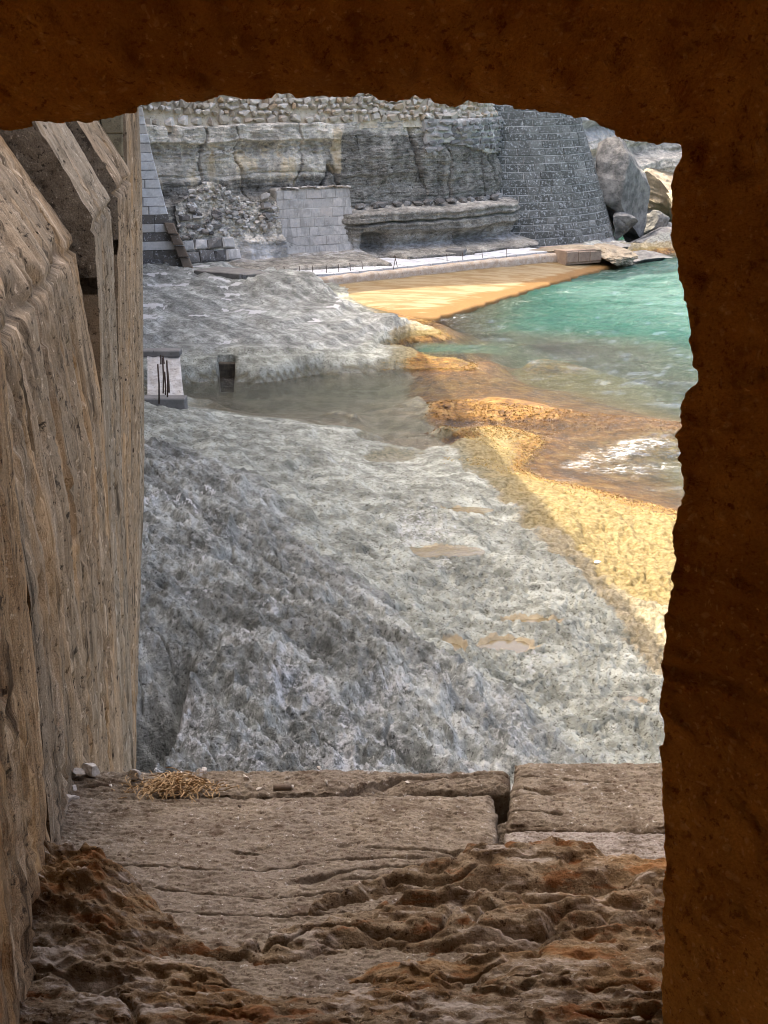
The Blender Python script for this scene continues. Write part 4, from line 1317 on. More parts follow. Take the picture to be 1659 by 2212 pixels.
# algae covered platform: far edge under the kerb, outer edge along the water
n, mm = 140, 60
OUT = [(700, 640), (800, 668), (870, 681), (935, 686), (1000, 668), (1100, 637), (1200, 607), (1290, 582), (1335, 566)]
op = np.array([PZ(u, v, 0.08) for u, v in OUT])
Lo = np.array([0] + list(np.cumsum(np.linalg.norm(np.diff(op, axis=0), axis=1))))
V = np.zeros((n, mm + 3, 3)); edge = np.zeros((n, mm + 3))
for i in range(n):
    f = i / (n - 1)
    b = np.array([np.interp(f * Lo[-1], Lo, op[:, k]) for k in range(3)])
    fa = 0.16 + f * 0.84
    a = walk_at(min(fa, 1.0))[1] + np.array([0.0, 0.0, 0.0])
    a[2] = 0.34
    b = b + np.array([0.12, -0.12, 0]) * float(noise3(np.array([i * 0.35]), 0, 0, 411)[0])
    for j in range(mm):
        g = j / (mm - 1)
        p = a + (b - a) * g
        V[i, j] = p
        V[i, j, 2] += 0.015 * float(noise3(np.array([p[0] * 1.3]), np.array([p[1] * 0.8]), 0, 415)[0])
        edge[i, j] = sstep(0.55, 1.0, g)
    o_ = (b - a); o_[2] = 0; o_ /= np.linalg.norm(o_)
    nz_ = float(noise3(np.array([i * 0.5]), 0, 0, 418)[0])
    V[i, mm] = b + o_ * 0.06 + np.array([0, 0, -0.04]); V[i, mm + 1] = b + o_ * (0.10 + 0.05 * nz_) + np.array([0, 0, -0.16]); V[i, mm + 2] = b + o_ * 0.18 + np.array([0, 0, -0.9])
    edge[i, mm:] = 1
me = mesh_from("platform", V, grid_faces(n, mm + 3), M['platform'], True, dict(edge=edge))
tag(link("platform", me), "low concrete bathing platform coated in yellow algae, sloping into the sea", kind='structure')


def box_obj(name, c8, mat, parent=None):
    me = mesh_from(name, c8, [(0, 1, 2, 3), (7, 6, 5, 4), (0, 4, 5, 1), (1, 5, 6, 2), (2, 6, 7, 3), (3, 7, 4, 0)], mat)
    bm = bmesh.new(); bm.from_mesh(me)
    bmesh.ops.recalc_face_normals(bm, faces=bm.faces)
    bmesh.ops.bevel(bm, geom=list(bm.edges), offset=0.02, segments=1, affect='EDGES')
    bm.to_mesh(me); bm.free()
    if parent is not None:
        return child(name, me, parent)
    return link(name, me)


def slab8(p, q, depth, z0, z1, lean=0.0):
    """box from two plan points of its front edge going back by depth"""
    p = np.array(p[:2]); q = np.array(q[:2])
    d = (q - p) / np.linalg.norm(q - p)
    n = np.array([-d[1], d[0]])
    r = [p, q, q + n * depth, p + n * depth]
    return [(*a, z1) for a in r] + [(*a, z0) for a in r]


# dark slab blocks at the left end of the walkway
pA = PZ(418, 592, 0.95); pB = PZ(520, 600, 0.95); pC = PZ(576, 597, 0.95)
o = box_obj("concrete_slab", slab8(pA, pB - np.array([0.03, 0, 0]), 1.1, 0.2, 1.06), M['concrete_dark'])
tag(o, "long low dark concrete slab at the left end of the pale walkway", "slab")
o = box_obj("concrete_block", slab8(pB + np.array([0.04, 0.05, 0]), pC, 1.0, 0.2, 1.04), M['concrete_dark'])
tag(o, "short dark concrete block butted against the right end of the long dark slab", "block")
# timber faced block by the bastion
pA = PZ(1222, 562, 0.38); pB = PZ(1298, 556, 0.38)
base = empty("landing_block", (pA[0], pA[1], 0.3), "brown landing block with a plank face standing on the algae platform below the bastion", "block")
box_obj("body", slab8(pA, pB, 1.5, 0.2, 0.70), M['wood'], base)
dv = (pB - pA)[:2]; dl = np.linalg.norm(dv); dv /= dl
for k in range(3):
    a = pA[:2] + dv * dl * (k / 3 + .005); b = pA[:2] + dv * dl * ((k + 1) / 3 - .005)
    nn_ = np.array([dv[1], -dv[0]])
    box_obj("plank", slab8(a + nn_ * 0.05, b + nn_ * 0.05, 0.045, 0.28, 0.66 - 0.015 * k), M['wood'], base)
pA = PZ(1196, 556, 0.4); pB = PZ(1222, 559, 0.4)
o = box_obj("step_slab", slab8(pA, pB - np.array([.03, 0, 0]), 1.2, 0.1, 0.62), M['concrete_dark'])
tag(o, "small dark step slab beside the brown landing block", "slab")
o = box_obj("fallen_plank", slab8(PZ(962, 548, .7), PZ(1002, 549, .7), 0.6, 0.4, 0.83), M['concrete_dark'])
tag(o, "flat dark slab lying on the walkway inside the wide cliff hollow", "slab")


def tube(name, p, q, r, mat, parent=None, n=7):
    p = Vector(p); q = Vector(q)
    ax = (q - p).normalized()
    s = ax.orthogonal().normalized(); t = ax.cross(s)
    V = []
    m_ = (p + q) / 2 + s * (q - p).length * 0.02
    for c in (p, m_, q):
        for k in range(n):
            a = 2 * math.pi * k / n
            V.append(c + s * math.cos(a) * r + t * math.sin(a) * r)
    F = []
    for l in range(2):
        for k in range(n):
            F.append((l * n + k, l * n + (k + 1) % n, (l + 1) * n + (k + 1) % n, (l + 1) * n + k))
    F.append(tuple(range(n))[::-1]); F.append(tuple(range(2 * n, 3 * n)))
    me = mesh_from(name, V, F, mat, True)
    return child(name, me, parent) if parent is not None else link(name, me)


# iron stakes along the kerb
stakes = [(615, 584, 0), (648, 584, 0), (676, 583, 0), (706, 582, 0), (732, 580, 0), (757, 577, 0), (783, 574, 0), (849, 570, 1), (860, 569, -1), (966, 557, 0), (1000, 554, 0), (1042, 549, 0), (1095, 545, 0)]
PLACE = ["leftmost upright iron stake, close to the short dark block", "second upright iron stake from the dark block", "third upright iron stake from the dark block",
         "fourth upright iron stake from the dark block", "fifth upright iron stake from the dark block", "sixth upright iron stake from the dark block", "upright iron stake just left of the leaning pair",
         "", "", "upright iron stake left of the slab in the wide hollow", "upright iron stake right of the slab in the wide hollow", "second last upright iron stake towards the bastion", "last upright iron stake, nearest the bastion"]
for k, (u, v, ln_) in enumerate(stakes):
    p = PZ(u, v + 8, KH); q = p + np.array([0.10 * ln_ - 0.02, 0, 0.25 + 0.12 * abs(ln_)])
    o = tube("iron_stake", p - np.array([0, 0, .1]), q, 0.011, M['iron'])
    if ln_ == 1: lb = "bent iron stake leaning right before the dark cliff hollow"
    elif ln_ == -1: lb = "bent iron stake leaning left before the dark cliff hollow"
    else: lb = PLACE[k]
    tag(o, lb, "stake", "iron stakes along the walkway")

# ------------------------------------------------------------------ boulders
def boulder(name, c, size, mat, seed, rot=(0, 0, 0), sub=4, rough=0.16, strat=0.0, cuts=6):
    bm = bmesh.new()
    bmesh.ops.create_icosphere(bm, subdivisions=sub, radius=1.0)
    P = np.array([v.co[:] for v in bm.verts])
    r = np.random.default_rng(seed)
    for _ in range(cuts):                      # flatten facets
        d = r.normal(size=3); d /= np.linalg.norm(d)
        k = r.uniform(0.30, 0.66)
        h = P @ d
        P = P - np.maximum(h - k, 0)[:, None] * d * 0.98
    nrm = P / np.linalg.norm(P, axis=1)[:, None]
    dsp = rough * fbm(P[:, 0] * 2, P[:, 1] * 2, P[:, 2] * 2, 5, seed, 0.55) + strat * noise3(P[:, 0] * .5, P[:, 1] * .5, P[:, 2] * 9, seed + 3)
    P = P + nrm * dsp[:, None]
    P = P * np.array(size)
    R = np.array(Matrix(([1, 0, 0], [0, 1, 0], [0, 0, 1])))
    from mathutils import Euler
    R = np.array(Euler(rot).to_matrix())
    P = P @ R.T
    for v, q in zip(bm.verts, P): v.co = q
    me = bpy.data.meshes.new(name); bm.to_mesh(me); bm.free()
    me.materials.append(mat)
    o = link(name, me)
    o.location = c
    return o


c = PY(1347, 425, 62.0)
tag(boulder("boulder", (c[0], 62.5, 1.9), (1.75, 1.8, 3.3), M['boulder'], 3, (0, 0.22, 0.2), 5, 0.10, 0.04, 11), "huge dark grey boulder leaning beside the round bastion", "boulder")
c = PY(1345, 505, 60.5)
tag(boulder("boulder", (c[0], 60.9, 0.75), (0.75, 0.8, 0.55), M['boulder'], 5, (0, 0, 0.4), 4, 0.2), "low grey boulder tucked under the huge leaning one", "boulder")
c = PY(1428, 455, 65)
tag(boulder("boulder", (c[0], 65.4, 1.55), (1.25, 1.1, 1.5), M['boulder_tan'], 9, (0.1, 0.35, 0.5), 5, 0.12, 0.06, 10), "pointed brown boulder with a steep dark left face", "boulder")
c = PY(1468, 478, 64.5)
tag(boulder("boulder", (c[0] + .2, 64.8, 1.1), (1.2, 1.0, 0.9), M['boulder_tan'], 12, (0, 0.2, 0.1), 5, 0.16), "lumpy cream boulder on the shore just before the jamb", "boulder")
c = PY(1398, 487, 63.5)
tag(boulder("boulder", (c[0], 63.6, 0.75), (0.9, 0.7, 0.6), M['boulder'], 15, (0, 0, 0.2), 4, 0.2), "small grey boulder at the foot of the pointed brown one", "boulder")
c = PY(1280, 525, 57)
tag(boulder("boulder", (PZ(1225, 536, .7)[0], PZ(1225, 536, .7)[1], 0.62), (1.35, 0.45, 0.20), M['boulder_tan'], 21, (0, 0, 0.15), 4, 0.2), "flat pale rock lying behind the brown landing block", "rock")
c = PZ(1330, 550, 0.4)
tag(boulder("boulder", (c[0], c[1], 0.36), (1.05, 0.9, 0.50), M['boulder_tan'], 24, (0, 0, 0.3), 5, 0.40), "lumpy tan rock at the right end of the landing block", "rock")
c = PZ(1300, 525, 0.55)
tag(boulder("rock_apron", (c[0] - .3, c[1] + .1, 0.25), (2.6, 1.6, 0.50), M['boulder'], 27, (0, 0, 0.25), 5, 0.12), "broad grey rock apron round the foot of the bastion", "rock")
c = PZ(1392, 545, 0.2)
tag(boulder("rock_apron", (c[0], c[1] + .4, 0.02), (1.6, 2.2, 0.36), M['boulder'], 31, (0, 0, -0.2), 5, 0.12), "low grey rock shelf at the water beyond the yellow rock", "rock")
c = PZ(1430, 515, 0.3)
tag(boulder("rock_apron", (c[0] + .3, c[1] + .6, 0.15), (2.6, 1.5, 0.55), M['boulder'], 33, (0, 0, 0), 5, 0.12), "grey rock shelf under the brown boulders at the sea", "rock")
# flat chunk of pale broken rock on the near mound and a few loose ones
def on_ground(u, v):
    z = 1.0
    for _ in range(12):
        p = PZ(u, v, z)
        z = 0.5 * z + 0.5 * float(ground0(np.array([p[0]]), np.array([p[1]]))[0])
    p = PZ(u, v, z)
    zz = float(ground(np.array([p[0]]), np.array([p[1]]))[0][0])
    return np.array([p[0], p[1], zz])


p = on_ground(1290, 1222)
o = boulder("litter_scrap", (p[0], p[1], p[2] + 0.015), (0.07, 0.05, 0.014), M['white'], 41, (0.1, 0.1, 0.3), 2, 0.2)
tag(o, "small white scrap of litter lying on the shaded pitted rock", "litter")

# ------------------------------------------------------------------ broken concrete pier with rebar
zt = 0.95
a = PZ(318, 765, zt); b = PZ(388, 765, zt); c_ = PZ(398, 862, zt - .35); d_ = PZ(318, 862, zt - .35)
root = empty("broken_pier", (a[0], a[1], 0.5), "broken pale concrete pier with rusty bars sticking out beside the cove", "pier")
n, mm = 40, 50
V = np.zeros((n, mm, 3))
for i in range(n):
    for j in range(mm):
        f = i / (n - 1); g = j / (mm - 1)
        p = (a * (1 - f) + b * f) * (1 - g) + (d_ * (1 - f) + c_ * f) * g
        V[i, j] = p
        dip = math.sin(math.pi * min(1, g)) ** 0.5
        V[i, j, 2] += -0.10 * dip + 0.09 * float(fbm(np.array([p[0] * 4]), np.array([p[1] * 2.5]), np.array([0.]), 4, 501)[0])
        if i in (n - 1,): V[i, j, 2] = -0.5
        elif i == n - 2: V[i, j, 0] += 0.02
child("body", mesh_from("body", V, grid_faces(n, mm), M['pale_concrete']), root)
box_obj("cap_slab", slab8(a + np.array([-.1, -.12, 0]), b + np.array([.02, -.12, 0]), 0.35, zt - .05, zt + 0.09), M['concrete_dark'], root)
box_obj("base_slab", slab8(d_ + np.array([-.1, -.1, 0]), c_ + np.array([.03, -.1, 0]), 0.35, -0.1, zt - 0.32), M['concrete_dark'], root)
for (u0, v0, v1) in ((346, 800, 768), (352, 838, 776), (357, 845, 805), (361, 850, 782), (343, 855, 790), (356, 800, 770), (365, 838, 798)):
    p = PZ(u0, v0, zt - 0.25)
    hgt = (v0 - v1) / FD * np.linalg.norm(p - np.array([0, 0, CZ])) * 1.05
    tube("rebar", p - np.array([0, 0, .15]), p + np.array([random.uniform(-.03, .03), 0, hgt]), 0.016, M['iron'], root)

# square drain opening in the far bank
p = PZ(487, 822, 0.02)
root = empty("drain_opening", (p[0], p[1], 0), "square dark drain opening cut in the rock at the far side of the cove", "drain")
w_, h_ = 0.19, 0.30
box_obj("back_slab", [(p[0] + x, p[1] + y, z) for z in (0.30, -.4) for (x, y) in ((-w_ - .1, .55), (w_ + .1, .55), (w_ + .1, .85), (-w_ - .1, .85))], M['hollow'], root)  # near-black back stands in for the shade inside the hole

# ------------------------------------------------------------------ seaweed and algae tufts
def tufts(name, mask, count, mat, smin, smax, label, seed):
    r = np.random.default_rng(seed)
    idx = np.flatnonzero(mask.ravel())
    # weight by area so that tufts spread evenly over the ground
    wts = (SY.ravel()[idx]) ** 2.4
    idx = r.choice(idx, size=count, p=wts / wts.sum())
    x = SX.ravel()[idx] + r.normal(0, .03, count); y = SY.ravel()[idx] + r.normal(0, .05, count); z = SZ.ravel()[idx]
    s = r.uniform(smin, smax, count)
    V = []; F = []
    b = 0
    for k in range(4):                         # four little fronds per tuft
        a = r.uniform(0, 2 * np.pi, count); el = r.uniform(0.3, 1.2, count)
        dx, dy, dz = np.cos(a) * np.cos(el), np.sin(a) * np.cos(el), np.sin(el)
        wx_, wy_ = -np.sin(a) * 0.35, np.cos(a) * 0.35
        p0 = np.stack([x, y, z - 0.01], -1)
        q = [p0 + np.stack([-wx_ * s * .6, -wy_ * s * .6, 0 * s], -1), p0 + np.stack([wx_ * s * .6, wy_ * s * .6, 0 * s], -1),
             p0 + np.stack([dx * s * .7 + wx_ * s, dy * s * .7 + wy_ * s, dz * s * .8], -1), p0 + np.stack([dx * s * 1.3, dy * s * 1.3, dz * s * .9], -1), p0 + np.stack([dx * s * .7 - wx_ * s, dy * s * .7 - wy_ * s, dz * s * .8], -1)]
        V.append(np.stack(q, 1).reshape(-1, 3))
        base_ = b + np.arange(count)[:, None] * 5
        F.append(np.concatenate([base_ + np.array([[0, 1, 2, 4]]), base_ + np.array([[4, 2, 3, 3]])], 0))
        b += count * 5
    V = np.concatenate(V); F = np.concatenate(F)
    quads = F[F[:, 2] != F[:, 3]]
    tris = F[F[:, 2] == F[:, 3]][:, :3]
    me = mesh_from(name, V, [tuple(f) for f in quads] + [tuple(f) for f in tris], mat)
    return tag(link(name, me), label, "seaweed", kind='stuff')


TU = u_of(SX, SY, SZ); TV = v_of(SX, SY, SZ)
reef = (TU > 925) & (TU < 1490) & (TV > 845) & (TV < 945) & (SZ > -0.09) & (SZ < 0.2) & (TV > 850 + (TU - 900) * 0.11)
bank = (TU > 960) & (TU < 1500) & (TV > 912) & (TV < 1130) & (SZ > -0.02) & (SZ < 0.20)
och = (TU > 830) & (TU < 1030) & (TV > 690) & (TV < 800) & (SZ > -0.03) & (SZ < 0.18)
tufts("orange_seaweed", reef | (bank & (SZ < 0.06)) | (och & (SZ < 0.05)), 9000, M['weed'], 0.014, 0.038, "orange brown seaweed fringe along the sunlit reef at the waterline", 3)
tufts("yellow_seaweed", bank | och, 12000, M['weed_yellow'], 0.010, 0.028, "short yellow algae turf on the sunlit rock above the water", 4)

# small green plant under the arch, on the far cliff
def plant(name, c, label, count=160, sz=0.55):
    root = empty(name, c, label, "plant")
    r = np.random.default_rng(77)
    V = []; F = []
    for k in range(count):
        d = r.normal(size=3); d /= np.linalg.norm(d)
        p = np.array(c) + d * r.uniform(.3, 1) * sz * np.array([1, .7, .8])
        s = r.uniform(.06, .13)
        a = r.normal(size=3); a /= np.linalg.norm(a); b_ = np.cross(a, d); b_ /= np.linalg.norm(b_) + 1e-9
        V += [p - a * s, p + b_ * s * .5, p + a * s, p - b_ * s * .5]
        F.append((4 * k, 4 * k + 1, 4 * k + 2, 4 * k + 3))
    child("foliage", mesh_from("foliage", V, F, M['leaf']), root)
    for k in range(4):
        tube("stem", (c[0], c[1] + .5, c[2] - .5), (c[0] + random.uniform(-.3, .3), c[1], c[2] + random.uniform(0, .3)), 0.02, M['twig'], root, 5)


c = PY(1293, 272, 69.0)
plant("wild_bush", (float(c[0]) - .05, 69.4, float(c[2]) - .05), "small green bush growing on the pale cliff right of the bastion top")

# ------------------------------------------------------------------ fort: curtain wall, window wall, room
WD = np.array([-0.1086, 0.994]); WN = np.array([0.994, 0.1086])   # along the fort wall, and away from it


def W(t, s, z):
    p = WD * t + WN * s
    return (p[0], p[1], z)


cw = empty("curtain_wall", W(20, -2.3, 0), "tall stone curtain wall of the fort that shades the shore on the left", "wall")
CT = 13.9
V = [W(t, s, z) for z in (-0.5, CT) for (t, s) in ((1.4, -2.4), (46.2, -2.4), (46.2, -6.5), (1.4, -6.5))]
V[0] = W(1.4, -2.15, -.5); V[1] = W(46.2, -2.15, -.5)
child("wall_body", mesh_from("wall_body", V, [(0, 1, 5, 4), (1, 2, 6, 5), (2, 3, 7, 6), (3, 0, 4, 7), (4, 5, 6, 7), (3, 2, 1, 0)], M['pier']), cw)
EXTRA = []

# window wall: traced opening, inner face towards the room, splayed outwards
OUTL = [(-60, 284), (10, 279), (30, 274), (60, 268), (95, 266), (130, 269), (165, 264), (200, 262), (225, 252), (250, 246), (275, 238), (300, 233), (350, 223), (400, 213), (440, 208), (480, 206), (495, 211), (520, 207), (560, 208),
        (600, 209), (640, 207), (665, 202), (700, 200), (745, 205), (790, 201), (825, 206), (860, 210), (890, 208), (920, 212), (950, 214), (970, 224), (985, 227), (1000, 221), (1050, 229), (1085, 233), (1120, 233), (1160, 236), (1200, 240), (1230, 244),
        (1250, 252), (1275, 263), (1300, 275), (1335, 290), (1370, 300), (1400, 304), (1428, 307), (1434, 312), (1440, 305), (1478, 304), (1480, 318), (1474, 345), (1462, 368), (1459, 400), (1464, 450), (1460, 490), (1458, 512), (1467, 545), (1475, 565), (1478, 610), (1484, 640), (1482, 665), (1488, 690), (1497, 715), (1503, 760),
        (1508, 800), (1512, 828), (1508, 842), (1492, 856), (1486, 880), (1483, 920), (1470, 955), (1474, 985), (1478, 1000), (1486, 1025), (1490, 1060), (1478, 1090), (1474, 1120), (1470, 1150), (1458, 1172), (1464, 1195), (1471, 1215), (1473, 1228), (1464, 1245), (1452, 1280),
        (1446, 1310), (1444, 1340), (1449, 1390), (1446, 1430), (1442, 1500), (1439, 1560), (1442, 1620), (1444, 1680), (1442, 1740), (1445, 1800), (1442, 1860), (1438, 1930), (1440, 2000), (1441, 2080), (1439, 2150), (1440, 2230), (1440, 2420), (700, 2430), (-60, 2420), (-75, 1600), (-70, 800)]
WY = 0.95
T_IN = 0.42


def build_window_wall():
    root = empty("window_wall", (0, WY, CZ - 0.8), "thick dark orange brown stone wall around the ragged window opening", "wall")
    poly = np.array([PY(u, v, WY) for u, v in OUTL])
    m_ = len(poly)
    cl = np.vstack([poly, poly[:1]])
    seg = np.linalg.norm(np.diff(cl, axis=0), axis=1)
    L = np.concatenate([[0], np.cumsum(seg)])
    N = 1500
    t = np.linspace(0, L[-1], N, endpoint=False)
    R0 = np.stack([np.interp(t, L, cl[:, k]) for k in range(3)], -1)
    for _ in range(3):
        R0 = 0.25 * np.roll(R0, 1, 0) + 0.5 * R0 + 0.25 * np.roll(R0, -1, 0)
    cen = np.array([0.0, WY, CZ - 0.28])
    nrm = R0 - cen; nrm[:, 1] = 0; nrm /= np.linalg.norm(nrm, axis=1)[:, None]
    # ragged chips
    ch = 0.0032 * (fbm(t * 26, 0 * t, 0 * t, 5, 601, 0.66, ridged=True) - 0.35) + 0.0025 * (sstep(0.02, 0.10, noise3(t * 30, 0 * t, 0 * t, 607)) - 0.5) - 0.001 + 0.0012 * fbm(t * 240, 0 * t, 0 * t, 3, 605, 0.6)
    R0 = R0 + nrm * ch[:, None]
    # outer box of the face
    bx0, bx1, bz0, bz1 = -1.45, 1.45, CZ - 1.6, CZ + 0.9
    d = nrm.copy()
    with np.errstate(divide='ignore'):
        tx = np.where(d[:, 0] > 0, (bx1 - R0[:, 0]) / np.maximum(d[:, 0], 1e-6), (bx0 - R0[:, 0]) / np.minimum(d[:, 0], -1e-6))
        tz = np.where(d[:, 2] > 0, (bz1 - R0[:, 2]) / np.maximum(d[:, 2], 1e-6), (bz0 - R0[:, 2]) / np.minimum(d[:, 2], -1e-6))
    R1 = R0 + d * np.minimum(tx, tz)[:, None]
    K = 90
    g = np.linspace(0, 1, K) ** 1.6
    Vf = R0[:, None] * (1 - g[None, :, None]) + R1[:, None] * g[None, :, None]
    X, Z = Vf[..., 0], Vf[..., 2]
    edge = 1 - np.exp(-(g * 1.2) / 0.02)[None]
    dy = 0.016 * fbm(X * 6, Z * 6, 0 * X, 4, 611, 0.6) + 0.006 * fbm(X * 40, Z * 40, 0 * X, 3, 615, 0.65) - 0.006 * (1 - sstep(0.1, 0.4, worley(X * 34, Z * 34, seed=61)))
    joint = np.exp(-((Z - (CZ - 0.385) + 0.004 * noise3(X * 20, Z * 0, 0 * X, 3)) / 0.004) ** 2) * (X > 0.17) + np.exp(-((X - 0.215 + 0.004 * noise3(Z * 20, X * 0, 0 * X, 4)) / 0.004) ** 2) * (Z > CZ - 0.06)
    dy = dy + 0.008 * joint
    dy = dy - 0.9 * np.maximum(X - 0.20, 0) - 0.85 * np.maximum(Z - (CZ - 0.03), 0)
    Vf[..., 1] = WY + dy + 0.012 * (1 - edge)
    # reveal, flaring out to the outside
    Kr = 26
    h = np.linspace(0, 1, Kr + 1)[1:]
    fl_ = nrm.copy()
    fl_[:, 0] *= 0.34
    fl_[:, 2] *= np.where(nrm[:, 2] > 0, 0.05, 0.30)
    Vr = Vf[:, :1] + fl_[:, None] * h[None, :, None]
    Vr[..., 1] = Vf[:, :1, 1] + 0.012 * 0 + T_IN * h[None]
    A3 = np.concatenate([Vr[:, ::-1], Vf], 1)
    A3 = np.concatenate([A3, A3[:1]], 0)
    me = mesh_from("window_surround", A3, grid_faces(N + 1, A3.shape[1]), M['interior'], True)
    child("window_surround", me, root)
    # outside skin of the same wall
    O0 = Vr[:, -1].copy()
    O1 = O0.copy()
    O1[:, 0] = R1[:, 0] * np.where(R1[:, 0] > 0, 1.21, 1.6)
    O1[:, 2] = CZ + (R1[:, 2] - CZ) * np.where(R1[:, 2] > CZ, 1.34, 3.6)
    O1[:, 1] = WY + T_IN
    hh = np.linspace(0, 1, 6)
    Vo = O0[:, None] * (1 - hh[None, :, None]) + O1[:, None] * hh[None, :, None]
    Vo = np.concatenate([Vo, Vo[:1]], 0)
    child("outer_face", mesh_from("outer_face", Vo[:, ::-1], grid_faces(N + 1, 6), M['pier'], True), root)
    # loose lighter grains bedded in the jamb
    r = random.Random(5)
    return root


build_window_wall()


def build_room():
    root = empty("room", (0, -1, CZ - 1.65), "dim stone room of the fort with a doorway in its side", "room")
    x0, x1, y0, y1, z0, z1 = -1.45, 1.45, -1.7, WY, CZ - 1.6, CZ + 0.9
    th = 0.3

    def bx(nm, a, b):
        c = [(x, y, z) for z in (b[2], a[2]) for (x, y) in ((a[0], a[1]), (b[0], a[1]), (b[0], b[1]), (a[0], b[1]))]
        child(nm, mesh_from(nm, c, [(0, 1, 2, 3), (7, 6, 5, 4), (0, 4, 5, 1), (1, 5, 6, 2), (2, 6, 7, 3), (3, 7, 4, 0)], M['interior']), root)
    bx("floor", (x0 - th, y0 - th, z0 - th), (x1 + th, y1 + 0.012, z0))
    bx("ceiling", (x0 - th, y0 - th, z1), (x1 + th, y1 + 0.012, z1 + th))
    bx("side_wall", (x1, y0 - th, z0), (x1 + th, y1 + 0.012, z1))
    bx("back_wall", (x0, y0 - th, z0), (x1, y0, z1))
    DY0, DY1, DZ = -1.05, 0.20, z0 + 1.48          # added opening in the left wall, sized to light the jamb
    bx("side_wall", (x0 - th, y0 - th, z0), (x0, DY0, z1))
    bx("side_wall", (x0 - th, DY1, z0), (x0, y1 + 0.012, z1))
    bx("door_lintel", (x0 - th, DY0, DZ), (x0, DY1, z1))
    c = [(x, y, z0 - 0.02) for (x, y) in ((-40, y0 - 40), (x0 - th - 0.01, y0 - 40), (x0 - th - 0.01, 1.2), (-40, 1.2))]  # added unseen ground that sets the bounce through the side opening
    tag(link("courtyard_ground", mesh_from("courtyard_ground", c, [(0, 1, 2, 3)], M['hollow'])), "dark stone courtyard behind the fort room", kind='structure')


build_room()


